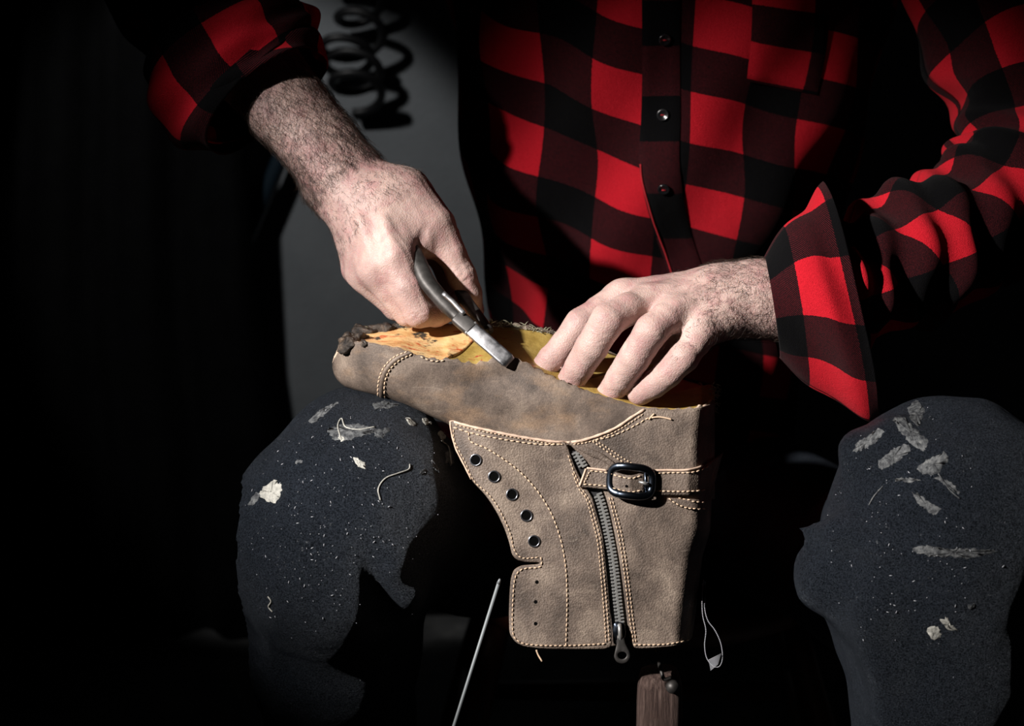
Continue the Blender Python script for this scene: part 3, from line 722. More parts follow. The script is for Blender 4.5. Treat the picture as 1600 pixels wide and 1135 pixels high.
s2, v2, f2 = ribbon('strap_tip', [(916, 731), (935, 733), (950, 735), (965, 739), (985, 743), (1006, 738)], [(904, 761), (928, 763), (948, 765), (965, 770), (985, 775), (1006, 772)],
                    [n0(910, 745, .0095), n0(930, 745, .0095), n0(950, 750, .010), n0(965, 750, .0135), n0(985, 750, .0150), n0(1006, 750, .0115)], .0022)
SB = BVHTree.FromPolygons([Vector(q) for q in np.vstack([v1, v2])], f1 + [tuple(k + len(v1) for k in f) for f in f2])
seam('stitching', [(1012, 741), (1050, 739), (1075, 739), (1094, 735), (1108, 727)], bvh=SB, parent=s1); seam('stitching', [(1012, 767), (1050, 768), (1075, 768), (1092, 767), (1103, 765)], bvh=SB, parent=s1)
seam('stitching', [(922, 736), (948, 739), (965, 744), (985, 748), (1003, 743)], bvh=SB, parent=s2); seam('stitching', [(912, 757), (930, 758), (948, 760), (965, 765), (985, 769), (1003, 766)], bvh=SB, parent=s2); seam('stitching', [(921, 738), (912, 756)], bvh=SB, parent=s2, length=3.4, gap=1.6)
def buckle():
    # rounded frame, bowed, with cross-bar and prong
    cx, cy, a, b = 986.5, 752.5, 32.5, 22.5; P = []; R = []; n = 80
    for k in range(n):
        t = 2 * math.pi * k / n; c, s = math.cos(t), math.sin(t); e = 2 / 3.4
        x = a * math.copysign(abs(c) ** e, c); y = b * math.copysign(abs(s) ** e, s)
        xx = cx + x - .06 * y; yy = cy + y + .10 * x
        P.append(C(xx, yy, near_dd(985, 750, .0150) - .0012 * (1 - (x / a) ** 2) + (.0055 if x < 0 else .002) * (x / a) ** 2)); R.append(.0027 if x < -20 else .0024)
    P = np.array(P); V = []; ns = 12; T = np.roll(P, -1, 0) - np.roll(P, 1, 0); T /= np.linalg.norm(T, axis=1)[:, None]; f = np.array([0, 0, 1.0])
    for i in range(n):
        B = np.cross(T[i], f); B /= np.linalg.norm(B); N = np.cross(B, T[i])
        for k in range(ns): q = 2 * math.pi * k / ns; V.append(P[i] + R[i] * (1.25 * math.cos(q) * B + .8 * math.sin(q) * N))
    F = grid_faces(ns, n, True) + [((n - 1) * ns + k, (n - 1) * ns + (k + 1) % ns, (k + 1) % ns, k) for k in range(ns)]
    o = mk('buckle', W(np.array(V)), F, M['buckle'], boot); o['label'] = 'blued steel buckle frame'
    bd = near_dd(985, 750, .0135); v, f = tube(W(np.array([C(1008, 733, bd), C(1009, 755, bd), C(1010, 775, bd)])), .0013, 8); mk('cross_bar', v, f, M['buckle'], o)
    v, f = tube(W(np.array([C(1012, 757, bd - .0025), C(1006, 755, bd - .003), C(998, 753, bd - .0025)])), [.0016, .0014, .0008], 8); mk('prong', v, f, M['tooth'], o)
    h, nn = cast(979, 760, SB); 
    hv = [];
    v, f = tube([h - nn * .0004, h + nn * .0003], .0011, 12); mk('strap_hole', v, f, M['hole'], s2)
for pts in ([(1012, 735.6), (1040, 735), (1070, 734.8), (1090, 731), (1104, 724.5)], [(917, 731.8), (935, 733.8), (948, 735.4)], [(915.5, 733), (905.5, 760)]):
    P = np.array([q for q in (cast(x, y, SB, .0003)[0] for x, y in even(pts, 3, smooth=len(pts) > 2)) if q is not None]); v, f = tube(P, .0009, 6); mk('cut_edge', v, f, M['raw_edge'], s1 if pts[0][0] > 1000 else s2)
buckle()

# --- pull loop at the heel: black webbing with pale edge stitching
def heel_loop():
    c = catmull([(1099, 906), (1097, 935), (1098, 962), (1103, 985), (1101, 1008), (1104, 1028), (1114, 1041), (1124, 1042), (1129, 1028), (1126, 1005), (1117, 985), (1106, 970), (1101, 950), (1102, 925), (1101, 908)], 90)
    LD = np.interp(np.arange(90), [0, 12, 40, 75, 89], [DC, -.006, -.012, -.006, DC]); V = []
    for i, (x, y) in enumerate(c):
        for q in (-.004, .006): V.append(C(x, y, LD[i] + q))
    V = W(np.array(V)); o = mk('pull_loop', V, grid_faces(2, 90), M['webbing'], boot, fix=False); md = o.modifiers.new('thickness', 'SOLIDIFY'); md.thickness = .0009; md.offset = 0
    o['label'] = 'black webbing pull loop with pale edge thread'
    parts = []
    P = even(c, 2.6, smooth=False)
    for i in range(len(P) - 1):
        for q in (-.0046,):
            l = np.interp(i / (len(P) - 1) * 89, np.arange(90), LD); a = C(*P[i], l + q); b = C(*(P[i] * .35 + P[i + 1] * .65), l + q); parts.append(tube(W(np.array([a, (a + b) / 2, b])), [.0003, .00055, .0003], 5))
    for k in range(9):
        y = 1028 + k * 2.0; a = C(1107 + k * .4, y + 4, -.0165); b = C(1127 - k * .6, y - 6, -.0165); parts.append(tube(W(np.array([a, b])), .0002, 5))
    v, f = merge(parts); s = mk('stitching', v, f, M['white_thread'], o); s['kind'] = 'stuff'
heel_loop()

# --- frayed fibres along far lip
def fibres():
    parts = []
    for i in range(170):
        x = random.choice([random.uniform(735, 872), random.uniform(735, 872), random.uniform(560, 700)]); s = 1.0; f = np.interp(x, FXx, FYy); hw = foot_hw(x)
        a = C(x, f + random.uniform(-1, 9), DC + hw - random.uniform(0, .012)); d = np.array([random.gauss(0, .0035), random.gauss(.0012, .0012), random.gauss(0, .002)])
        parts.append(tube(W(np.array([a, a + d * .6 + [0, .0004, 0], a + d])), [.00028, .00022, .0001], 4))
    for i in range(60):
        a = C(random.uniform(1108, 1122), random.uniform(600, 645), DC + random.uniform(-.01, .01)); d = np.array([random.gauss(.001, .002), random.gauss(0, .002), 0]); parts.append(tube(W(np.array([a, a + d])), [.0004, .0002], 4))
    v, f = merge(parts); o = mk('frayed_fibres', v, f, M['fibre'], boot); o['kind'] = 'stuff'
M['fibre'] = mat('fibre', (.30, .29, .20), .8)
fibres()

# ================================================================== THE TOOL in the fist
def hand_tool():
    base = PW(797, 570, -.0165); t = empty('flat_bladed_tool', base); tag(t, 'steel hand tool with a flat bright blade held against the boot edge', 'hand tool')
    A = C(652, 404, .012); B = C(716, 492, -.012); E = C(797, 567, -.0165)
    def sweep(rows, m, name, parent=t, up=np.array([.25, .0, -1.0]), e=3.0, ns=20):
        V = []
        for i, (p, hw, ht) in enumerate(rows):
            q0 = rows[max(0, i - 1)][0]; q1 = rows[min(len(rows) - 1, i + 1)][0]; T = (q1 - q0) / np.linalg.norm(q1 - q0)
            N = up - T * (up @ T); N /= np.linalg.norm(N); Bn = np.cross(N, T)
            for k in range(ns):
                a = 2 * math.pi * k / ns; c, s = math.cos(a), math.sin(a); V.append(p + Bn * hw * math.copysign(abs(c) ** (2 / e), c) + N * ht * math.copysign(abs(s) ** (2 / e), s))
        F = grid_faces(ns, len(rows), True) + [tuple(range(ns)), tuple(range((len(rows) - 1) * ns, len(rows) * ns))]
        return mk(name, W(np.array(V)), F, m, parent)
    pts = catmull([C(636, 372, .045), C(652, 406, .028), C(666, 438, .018), C(688, 466, .012), C(708, 488, .008), C(720, 500, .004)], 24)
    sweep([(p, np.interp(i, [0, 3, 8, 15, 20, 23], [.004, .0062, .0070, .0064, .0052, .0050]), np.interp(i, [0, 4, 16, 23], [.003, .0060, .0058, .0042])) for i, p in enumerate(pts)], M['dark_steel'], 'handle', e=2.3)
    r = catmull([C(692, 458, .0), C(706, 470, -.001), C(717, 482, -.003), C(726, 491, -.004)], 10)
    sweep([(p, .0019, .0020) for p in r], M['steel'], 'rail', e=4)
    k0 = C(714, 495, .001); k1 = C(738, 516, -.004); sweep([(k0 + (k1 - k0) * q, hw, .0046) for q, hw in ((0, .0054), (.05, .0062), (.95, .0062), (1, .0056))], M['dark_steel'], 'collar', e=5)
    b0 = C(735, 513, -.004); b1 = E; n = 14; rows = []
    for i in range(n):
        q = i / (n - 1); rows.append((b0 + (b1 - b0) * q + np.array([0, 0, -.0016 * math.sin(q * math.pi)]), .0060 if i < n - 1 else .0050, .0034 - .0010 * q if i < n - 1 else .0012))
    sweep(rows, M['steel'], 'blade', e=6)
    sweep([(b0 + (b1 - b0) * q, .0064, .0038) for q in (.00, .045)], M['tooth'], 'shoulder', e=6)
    r = catmull([C(700, 420, .075), C(722, 460, .052), C(743, 490, .032), C(752, 502, .022), C(764, 518, .012)], 16)
    sweep([(p, np.interp(i, [0, 12, 15], [.005, .0045, .004]), .004) for i, p in enumerate(r)], M['dark_steel'], 'lower_arm', e=2.6)
hand_tool()

# ================================================================== THE PERSON
# ---- skin
def right_hand():            # the bare forearm and fist at the left of the picture
    RD = .05
    C_ = lambda x, y, d=0.0: C(x, y, d + RD)
    f0 = Field([C_(300, 0)[0] - .03, C_(0, 545)[1], REF + RD - .075], [C_(775, 0)[0], C_(0, -25)[1], REF + RD + .12], .0017)
    P = f0.blank(); vn = np.array([.15, .35, -1.0])
    f0.chain(P, [C_(330, 20, .055), C_(395, 100, .040), C_(452, 170, .030), C_(500, 225, .024), C_(542, 275, .020), C_(578, 325, .015)], [.040, .038, .0345, .0322, .0312, .032], .004, (vn, .78))
    f0.prim(P, C_(497, 298, .035), C_(512, 318, .033), .012, .011, .018)
    mcp = {'i': C_(620, 408, -.020), 'm': C_(590, 420, -.012), 'r': C_(570, 424, .006), 'p': C_(561, 418, .026)}
    for k, r0, r1 in (('i', .018, .0150), ('m', .018, .0142), ('r', .017, .0137), ('p', .015, .0125)):
        q = {'i': C_(606, 305, .010), 'm': C_(584, 318, .006), 'r': C_(563, 330, .012), 'p': C_(545, 340, .026)}[k]; f0.prim(P, q, mcp[k], r0, r1, .016)
    f0.prim(P, C_(602, 330, .03), C_(630, 390, .024), .022, .020, .02)
    f0.prim(P, C_(630, 300, .016), C_(662, 362, .002), .0160, .0135, .022)
    f0.prim(P, C_(640, 340, .006), C_(656, 378, .0), .0130, .0095, .014)
    for a, b, r in ((C_(562, 345, -.016), C_(588, 412, -.0265), .0032), (C_(600, 345, -.022), C_(616, 398, -.034), .0028), (C_(548, 350, -.004), C_(567, 418, -.010), .0026)): f0.prim(P, a, b, r * .8, r, .009)
    tot = P.copy()
    fingers = [
        ([C_(620, 408, -.020), C_(635, 448, -.024), C_(653, 487, -.022)], [.0148, .0138, .0128], [C_(653, 487, -.022), C_(682, 489, -.008), C_(706, 482, .004), C_(718, 470, .012)], [.0128, .0112, .0102, .0085]),
        ([C_(590, 420, -.012), C_(610, 452, -.012), C_(637, 487, -.006)], [.0142, .0132, .0122], [C_(637, 487, -.006), C_(672, 486, .014), C_(694, 476, .026)], [.0122, .0108, .009]),
        ([C_(570, 424, .006), C_(590, 450, .008), C_(620, 480, .014)], [.0136, .0126, .0118], [C_(620, 480, .014), C_(655, 478, .030), C_(678, 464, .038)], [.0118, .0104, .0085]),
        ([C_(561, 418, .026), C_(578, 440, .030), C_(606, 462, .034)], [.0125, .0115, .0105], [C_(606, 462, .034), C_(640, 458, .046), C_(662, 444, .05)], [.0105, .0095, .008]),
    ]
    for a, ra, b, rb in fingers:
        G = f0.blank(); f0.chain(G, a, ra, .0012); f0.chain(G, b, rb, .0015)
        tot = np.minimum(tot, f0.smin(P, G, .010))
    G = f0.blank(); f0.chain(G, [C_(642, 305, .016), C_(686, 350, .006), C_(706, 396, .006), C_(720, 430, .008), C_(732, 462, .012), C_(740, 486, .018)], [.0165, .0135, .0116, .0122, .0112, .0088], .003)
    f0.prim(G, C_(690, 372, .030), C_(706, 440, .045), .016, .012, .012)      # ball of the thumb, turned away
    tot = np.minimum(tot, f0.smin(P, G, .014))
    f0.prim(tot, C_(655, 386, -.018), C_(667, 352, -.016), .0020, .0012, .005, cut=True)
    V, F = f0.mesh(tot); V = relax(V, F, 2, .5); N = vnormals(V, F)
    disp = .0006 * noise3(V * 160, 11, 3) + .00022 * noise3(V * 600, 12, 2)
    def crease(c, d, wd, dep, reach, cnt=1, gap=.002):
        d = np.asarray(d, float) / np.linalg.norm(d); q = V - c; al = q @ d; near = np.exp(-(np.linalg.norm(q, axis=1) / reach) ** 2); sm = 0
        sd = np.array([d[1], -d[0], .3])
        for i in range(cnt): sm = sm + np.exp(-((al - (i - (cnt - 1) / 2) * gap + .0010 * np.sin((q @ sd) * 500 + 1.7 * i)) / wd) ** 2)
        return -dep * sm * near
    disp = disp + crease(C_(650, 495, -.034), C_(655, 487, 0) - C_(628, 408, 0), .0010, .0009, .010, 2, .0035)
    disp = disp + crease(C_(610, 428, -.034), C_(655, 487, 0) - C_(628, 408, 0), .0008, .0004, .012, 5, .0026)
    disp = disp + crease(C_(718, 428, -.004), C_(733, 462, 0) - C_(708, 398, 0), .0009, .0010, .012, 4, .0042)
    disp = disp + crease(C_(638, 490, -.018), C_(640, 487, 0) - C_(592, 420, 0), .0011, .0005, .010, 2, .003)
    return V + N * disp[:, None], F
def left_hand():             # the hand spread over the sole
    f0 = Field([C(812, 0, 0)[0], C(0, 655, 0)[1], REF - .085], [C(1330, 0, 0)[0], C(0, 375, 0)[1], REF + .10], .0017)
    P = f0.blank(); vn = np.array([-.25, .9, -.55])
    f0.chain(P, [C(1330, 470, .02), C(1240, 470, .008), C(1180, 466, .002), C(1130, 470, .0)], [.035, .0325, .031, .030], .014, (np.array([-.1, .75, -.75]), .80))
    mcp = {'i': C(973, 466, .020), 'm': C(1012, 474, -.004), 'r': C(1054, 492, -.022), 'p': C(1092, 520, -.027)}
    for k, s, r0, r1 in (('i', C(1120, 452, .018), .018, .0142), ('m', C(1115, 458, .004), .018, .0140), ('r', C(1122, 474, -.008), .017, .0135), ('p', C(1135, 492, -.014), .016, .0125)): f0.prim(P, s, mcp[k], r0, r1, .012)
    f0.prim(P, C(1100, 490, .01), C(1045, 496, .012), .018, .015, .016); f0.prim(P, C(1130, 492, -.016), C(1098, 505, -.022), .014, .012, .012)
    for a, b, r in ((C(1100, 446, -.006), C(1018, 458, -.014), .003), (C(1112, 462, -.022), C(1058, 476, -.034), .003), (C(1105, 436, .012), C(980, 448, .012), .003), (C(1130, 480, -.028), C(1100, 500, -.036), .0026)): f0.prim(P, a, b, r, r, .008)
    tot = P.copy()
    fing = [
        ([C(973, 466, .020), C(938, 486, .014), C(908, 506, .009)], [.0140, .0126, .0120], [C(908, 506, .009), C(882, 538, .008), C(862, 560, .010), C(844, 582, .015)], [.0120, .0114, .0108, .0098]),
        ([C(1012, 474, -.004), C(980, 483, -.020), C(950, 501, -.030)], [.0140, .0128, .0131], [C(950, 501, -.030), C(925, 542, -.022), C(906, 572, -.010), C(887, 603, .006)], [.0131, .0127, .0119, .0104]),
        ([C(1054, 492, -.022), C(1038, 500, -.032), C(1018, 517, -.038)], [.0135, .0126, .0129], [C(1018, 517, -.038), C(992, 558, -.028), C(970, 590, -.014), C(947, 622, .004)], [.0129, .0125, .0117, .0103]),
        ([C(1092, 520, -.027), C(1084, 538, -.032), C(1068, 558, -.035)], [.0125, .0114, .0115], [C(1068, 558, -.035), C(1045, 583, -.029), C(1022, 601, -.020), C(1000, 614, -.010)], [.0115, .0111, .0109, .0102]),
    ]
    for a, ra, b, rb in fing:
        G = f0.blank(); f0.chain(G, a, ra, .0012); f0.chain(G, b, rb, .0012); f0.prim(G, b[0], b[0] * .9 + b[1] * .1, rb[0] * .98, rb[0] * .95, .004); tot = np.minimum(tot, f0.smin(P, G, .008))
    G = f0.blank(); f0.chain(G, [C(1120, 490, .03), C(1060, 520, .045), C(1020, 552, .040), C(985, 566, .030)], [.017, .0135, .0118, .010], .007); tot = np.minimum(tot, f0.smin(P, G, .012))
    V, F = f0.mesh(tot); V = relax(V, F, 2, .5); N = vnormals(V, F)
    disp = .0004 * noise3(V * 170, 21, 3) + .0002 * noise3(V * 640, 22, 2)
    def crease(c, d, wd, dep, reach, cnt=1, gap=.002):
        d = np.asarray(d, float) / np.linalg.norm(d); q = V - c; al = q @ d; near = np.exp(-(np.linalg.norm(q, axis=1) / reach) ** 2); s = 0
        for i in range(cnt): s = s + np.exp(-((al - (i - (cnt - 1) / 2) * gap) / wd) ** 2)
        return -dep * s * near
    for (a, ra, b, rb) in fing:
        d = b[1] - a[1]; disp = disp + crease(b[0] + np.array([0, .010, -.008]), d, .0008, .0005, .009, 3, .0030)
        disp = disp + crease(b[2] + np.array([0, .004, -.010]), b[3] - b[1], .0009, .0005, .009, 2, .003)
    disp = disp + crease(C(1118, 515, -.035), C(1092, 520, 0) - C(1150, 480, 0), .0012, .0005, .014, 4, .0042)
    return V + N * disp[:, None], F
RV, RF = right_hand(); LV, LF = left_hand()
# torso/arm core under the clothes, coarse
SH_R = np.array([-.05, .33, 1.07]); SH_L = np.array([.35, .33, 1.07]); EL_R = PW(250, -90, .10); EL_L = PW(1590, 235, .12)
HIP_R = np.array([.055, .49, .39]); HIP_L = np.array([.220, .49, .39])
def body_core():
    f0 = Field([-.42, .0, .30], [.60, .66, 1.26], .008); F = f0.blank()
    ar = (np.array([0, 1.0, 0]), .62)
    f0.chain(F, [[.145, .49, .42], [.145, .45, .62], [.147, .41, .75], [.15, .36, .95], [.15, .34, 1.05]], [.10, .12, .14, .16, .12], .03, ar)
    f0.chain(F, [[.15, .34, 1.05], [.15, .31, 1.16]], [.07, .055], .04)
    for sh, mi, el, wr in ((SH_R, PW(360, -190, .15), PW(268, -92, .11), PW(425, 142, .085)), (SH_L, PW(1570, 60, .155), PW(1598, 225, .13), PW(1300, 460, .020))):
        f0.chain(F, [[.15, .35, 1.03], sh, mi, el], [.07, .055, .040, .028], .02); f0.prim(F, el, wr, .028, .022, .02)
    for h in (HIP_R, HIP_L): f0.prim(F, [.145, .49, .42], h, .07, .06, .04)
    V, Fq = f0.mesh(F); return V, Fq
CV, CF = body_core()
seat_pt = np.array([.145, .53, .300])
V = np.vstack([CV, W(RV), W(LV)]); F = np.vstack([CF, RF[:, ::-1] + len(CV), LF[:, ::-1] + len(CV) + len(RV)])
def bridges(V, F, starts):
    # close the gaps under the sleeves so that arms and trunk are one surface
    out = []; A = V[:starts[1]]
    for lo, hi, at in starts[2]:
        B = V[lo:hi]; ib = np.argsort(((B - at) ** 2).sum(1))[:60:5]
        for i in ib:
            ja = np.argsort(((A - B[i]) ** 2).sum(1))[:2]; out.append((lo + i, int(ja[0]), int(ja[1])))
    return out
def main_piece(V, F):
    lab = np.arange(len(V)); F = np.asarray(F)
    while True:
        m = lab[F].min(1); new = lab.copy(); np.minimum.at(new, F.ravel(), np.repeat(m, 4)); new = new[new]
        if (new == lab).all(): break
        lab = new
    u, c = np.unique(lab, return_counts=True); keep = lab == u[c.argmax()]; idx = np.cumsum(keep) - 1; Fk = F[keep[F].all(1)]; return V[keep], idx[Fk]
CV, CF = main_piece(CV, CF); RV, RF = main_piece(RV, RF); LV, LF = main_piece(LV, LF)
V = np.vstack([CV, W(RV), W(LV)]); F = np.vstack([CF, RF[:, ::-1] + len(CV), LF[:, ::-1] + len(CV) + len(RV)])
n1, n2 = len(CV), len(CV) + len(RV)
F = [tuple(q) for q in F.tolist()] + bridges(V, F, (0, n1, [(n1, n2, PW(345, 40, .11)), (n2, len(V), PW(1320, 460, .02))]))
person = mk('person', V, F, M['skin'], loc=seat_pt, fix=True)
tag(person, 'seated person in red and black checked shirt and stained dark trousers, holding the boot', 'person')

# ---- hair on the forearms and the backs of the hands
def arm_hair():
    parts = []
    def grow(Vc, Fq, mask, n, flow, length):
        N = vnormals(Vc, Fq); ids = np.nonzero(mask)[0]; pick = rng.choice(ids, n)
        nb = Fq[:, 0]
        for i in pick:
            p = Vc[i] + rng.normal(0, .0008, 3); nn = N[i]; 
            if nn[2] > .55: continue
            d = flow(p); d = d - nn * (d @ nn); d /= np.linalg.norm(d) + 1e-9; sd = np.cross(nn, d)
            a = rng.normal(0, .55); L = length(p) * rng.uniform(.55, 1.25); cv = rng.normal(0, .45)
            d1 = d * math.cos(a) + sd * math.sin(a); d2 = d * math.cos(a + cv) + sd * math.sin(a + cv)
            q0 = p - nn * .0004; q1 = p + d1 * L * .4 + nn * L * .13; q2 = q1 + d2 * L * .35 + nn * L * .02; q3 = q2 + (d2 * 1.2 + sd * cv * .5) * L * .25 - nn * L * .05
            parts.append(tube(W(np.array([q0, q1, q2, q3])), [.00009, .00008, .00007, .00003], 3, False))
    px = lambda V: 800 + V[:, 0] / V[:, 2] * FPX
    py = lambda V: 567.5 - V[:, 1] / V[:, 2] * FPX
    x, y = px(RV), py(RV); ax = C(575, 310, .065) - C(452, 170, .08); ax /= np.linalg.norm(ax); al = (RV - C(452, 170, .08)) @ ax
    fl = lambda p: ax * .75 + np.array([-.25, -.55, 0])
    grow(RV, RF, (al > -.035) & (al < .078), 7500, fl, lambda p: .0095)
    grow(RV, RF, (al > .07) & (al < .125) & (x < 660), 1500, fl, lambda p: .0055)
    x, y = px(LV), py(LV); fl2 = lambda p: np.array([-.75, -.5, -.2])
    grow(LV, LF, (x > 1110) & (x < 1235), 2600, fl2, lambda p: .009)
    grow(LV, LF, (x > 1050) & (x <= 1120) & (y < 560), 420, fl2, lambda p: .006)
    v, f = merge(parts); o = mk('arm_hair', v, f, M['hair'], person, fix=False); o['kind'] = 'stuff'; o['label'] = 'dark curly arm hair'
arm_hair()

# ---- lofted cloth with measured UVs
def loft(name, rings, nu, nv, m, parent, fold=None, u0=0.0, close=True, arc=(0, 2 * math.pi), thick=.0016, flipuv=False, offset=-1, vmix=.4, uvf=None):
    """rings: (centre, axis_u, axis_v) in camera axes; a ring point is centre + axis_u cos a + axis_v sin a"""
    R = np.array([np.r_[c, a, b] for c, a, b in rings], float); Q = catmull(R, nv); V = np.zeros((nv, nu + 1, 3)); th = np.linspace(arc[0], arc[1], nu + 1)
    ca, sa = np.cos(th)[:, None], np.sin(th)[:, None]
    for i in range(nv): V[i] = Q[i, 0:3] + Q[i, 3:6] * ca + Q[i, 6:9] * sa
    if fold is not None:
        cen = Q[:, None, 0:3]; rad = V - cen; rn = rad / (np.linalg.norm(rad, axis=2)[..., None] + 1e-9); s = np.linspace(0, 1, nv)[:, None] * np.ones((1, nu + 1))
        V = V + rn * fold(V, th[None] * np.ones((nv, 1)), s)[..., None]
    du = np.linalg.norm(np.diff(V, axis=1), axis=2); U = np.concatenate([np.zeros((nv, 1)), np.cumsum(du, 1)], 1)
    k0 = int(np.argmin(np.abs(th - u0))); U = U - U[:, k0:k0 + 1]
    Umean = U.mean(0)[None]; U = .35 * U + .65 * Umean
    dv = np.linalg.norm(np.diff(V, axis=0), axis=2); Vv = np.concatenate([np.zeros((1, nu + 1)), np.cumsum(dv, 0)], 0); Vv = (1 - vmix) * Vv.mean(1)[:, None] + vmix * Vv
    if uvf is not None: U, Vv = uvf(U, Vv)
    uv = np.stack([U.ravel(), Vv.ravel()], 1)
    o = mk(name, W(V.reshape(-1, 3)), grid_faces(nu + 1, nv), m, parent, uv=uv)
    if thick: md = o.modifiers.new('thickness', 'SOLIDIFY'); md.thickness = thick; md.offset = offset
    return o, V, uv
def wv(d): return np.array([np.asarray(d) @ RGT, np.asarray(d) @ UPV, np.asarray(d) @ FWD])

# torso: rings are level in the world, the back bends forward
def tor(x, y, z, rx, ry, yaw=.0): return (toC((x, y, z)), wv((rx * math.cos(yaw), rx * math.sin(yaw), 0)), wv((ry * math.sin(yaw), -ry * math.cos(yaw), 0)))
TOR = [tor(.145, .49, .44, .150, .115), tor(.145, .475, .52, .158, .120), tor(.145, .455, .60, .168, .128), tor(.146, .425, .67, .180, .142), tor(.147, .40, .74, .190, .152), tor(.148, .385, .82, .197, .152), tor(.150, .37, .90, .206, .148), tor(.150, .355, 1.0, .215, .140), tor(.15, .345, 1.07, .205, .12), tor(.15, .335, 1.115, .13, .09), tor(.15, .325, 1.14, .07, .068)]
def tfold(V, th, s):
    g = np.sin(th) > -.2
    d = .007 * np.sin(V[..., 0] * 30 + V[..., 1] * 42 + 1.2) * np.exp(-((V[..., 1] - .12) / .16) ** 2) + .005 * np.sin(V[..., 0] * 55 - V[..., 1] * 35)
    d = d + .010 * np.exp(-((V[..., 0] + .01 + .25 * (V[..., 1] - .2)) / .02) ** 2)
    return d * g
M['plaid_body'] = plaid('plaid_body', ou=.065, ov=.020)
shirt, TV, TUV = loft('shirt', TOR, 170, 150, M['plaid_body'], person, tfold, u0=math.pi / 2, uvf=lambda U, V: (-U * .86 + np.where(U < 0, .024, 0), V * 1.04 - np.where(U > 0, .40, .28) * U + .038))
TB = BVHTree.FromPolygons([Vector(q) for q in W(TV.reshape(-1, 3))], grid_faces(171, 150))
# placket with buttons and its red edge
def placket():
    L = [(1003, -60), (1003, 60), (1002, 180), (1000, 260), (1018, 350), (1052, 445)]; R = [(1062, -60), (1062, 60), (1063, 180), (1062, 260), (1076, 350), (1106, 445)]
    n = 70; A = catmull(L, n); B = catmull(R, n); V = []; uv = []; cols = 9; s = 0
    for i in range(n):
        for j in range(cols):
            t = j / (cols - 1); p, nn = cast(*(A[i] * (1 - t) + B[i] * t), TB, .0012 + .0016 * min(1, min(t, 1 - t) * 8)); V.append(p)
            uv.append((.052 + t * .034, -.0006 * A[i][1]))
    o = mk('placket', np.array(V), grid_faces(cols, n), M['plaid_placket'], shirt, uv=uv)
    for px, py in ((1037, 60), (1037, 180), (1037, 292)):
        p, nn = cast(px, py, TB, .004); N = Vector(nn); t = N.cross(Vector((0, 0, 1))).normalized(); b = N.cross(t); Vb = []; ns = 24
        prof = [(.0001, .0005), (.0030, .0005), (.0042, .0012), (.0052, .0012), (.0056, .0004), (.0056, -.0008), (.0001, -.0008)]
        for r, h in prof:
            for k in range(ns): a = 2 * math.pi * k / ns; Vb.append(tuple(Vector(p) + (t * math.cos(a) + b * math.sin(a)) * r + N * h))
        bt = mk('button', Vb, grid_faces(ns, len(prof), True), M['button'], shirt)
        q = [Vector(p) + N * .0012 + t * k for k in (-.0018, .0, .0018)]; v, f = tube(np.array([tuple(z) for z in q]), .0004, 6); mk('button_thread', v, f, M['red_thread'], bt)
    pts = [cast(x, y, TB, .0031)[0] for x, y in catmull([(1003, 255), (1006, 285), (1020, 345), (1038, 395), (1054, 440)], 30)]; v, f = tube(np.array(pts), .0007, 6); mk('placket_edge', v, f, M['red_thread'], shirt)
M['plaid_placket'] = plaid('plaid_placket', ou=0.0, ov=.0); M['red_thread'] = mat('red_thread', (.42, .012, .02), .8)
placket()
def pocket():
    L = [(1176, -110), (1174, 40), (1166, 126)]; R = [(1300, -110), (1292, 60), (1276, 148)]; n = 40; A = catmull(L, n); B = catmull(R, n); V = []; uv = []; cols = 16
    for i in range(n):
        for j in range(cols):
            t = j / (cols - 1); e = min(1, min(t, 1 - t) * 10) * min(1, (n - 1 - i) / 3); p, nn = cast(*(A[i] * (1 - t) + B[i] * t), TB, .0012 + .0022 * e); V.append(p if p is not None else V[-1]); uv.append((t * .066, (n - 1 - i) / (n - 1) * .15))
    mk('pocket', np.array(V), grid_faces(cols, n), M['plaid_pocket'], shirt, uv=uv)
M['plaid_pocket'] = plaid('plaid_pocket', ou=.002, ov=-.004, duty=.60)
pocket()

# right sleeve (left of picture): upper arm down to the elbow and along the forearm, loose rolled end
def frame(c0, c1, ru, rv, tilt=(0, 0, -1.0)):
    T = np.asarray(c1) - np.asarray(c0); T = T / np.linalg.norm(T); f = np.asarray(tilt, float); N = f - T * (f @ T); N /= np.linalg.norm(N); B = np.cross(N, T)
    return B * ru, N * rv
def sleeve(name, cs, radii, m, u0, fold, nv=110, nu=96, parent=None, skew=None):
    cs = [np.asarray(c) for c in cs]; rings = []
    for i, c in enumerate(cs):
        a, b = frame(cs[max(0, i - 1)], cs[min(len(cs) - 1, i + 1)], *radii[i])
        if skew and i in skew: a = a + np.asarray(skew[i][0]); b = b + np.asarray(skew[i][1])
        rings.append((c, a, b))
    return loft(name, rings, nu, nv, m, parent or shirt, fold, u0)
shR = toC(SH_R); elR = C(245, -95, .10)
def sfold(amp, f1, f2, seed):
    return lambda V, th, s: amp * np.sin(f1 * s * 6.28 + 2 * th + seed) * np.sin(th * 2 + f2 * s + seed) + .5 * amp * np.sin(f1 * 2.3 * s * 6.28 - 3 * th + 2 * seed)
M['plaid_sleeve_a'] = plaid('plaid_sleeve_a', ou=.003, ov=.015)
sleeve('sleeve', [shR, shR * .5 + C(420, -260, .16) * .5, C(300, -180, .15), C(262, -90, .125), C(300, -15, .112), C(350, 60, .100), C(392, 118, .092), C(415, 150, .087)],
       [(.075, .085), (.072, .08), (.066, .066), (.068, .062), (.066, .058), (.064, .056), (.064, .056), (.062, .054)], M['plaid_sleeve_a'], math.pi / 2, sfold(.004, 3, 5, 1.0))
M['plaid_cuff_a'] = plaid('plaid_cuff_a', ou=.003, ov=-.015)
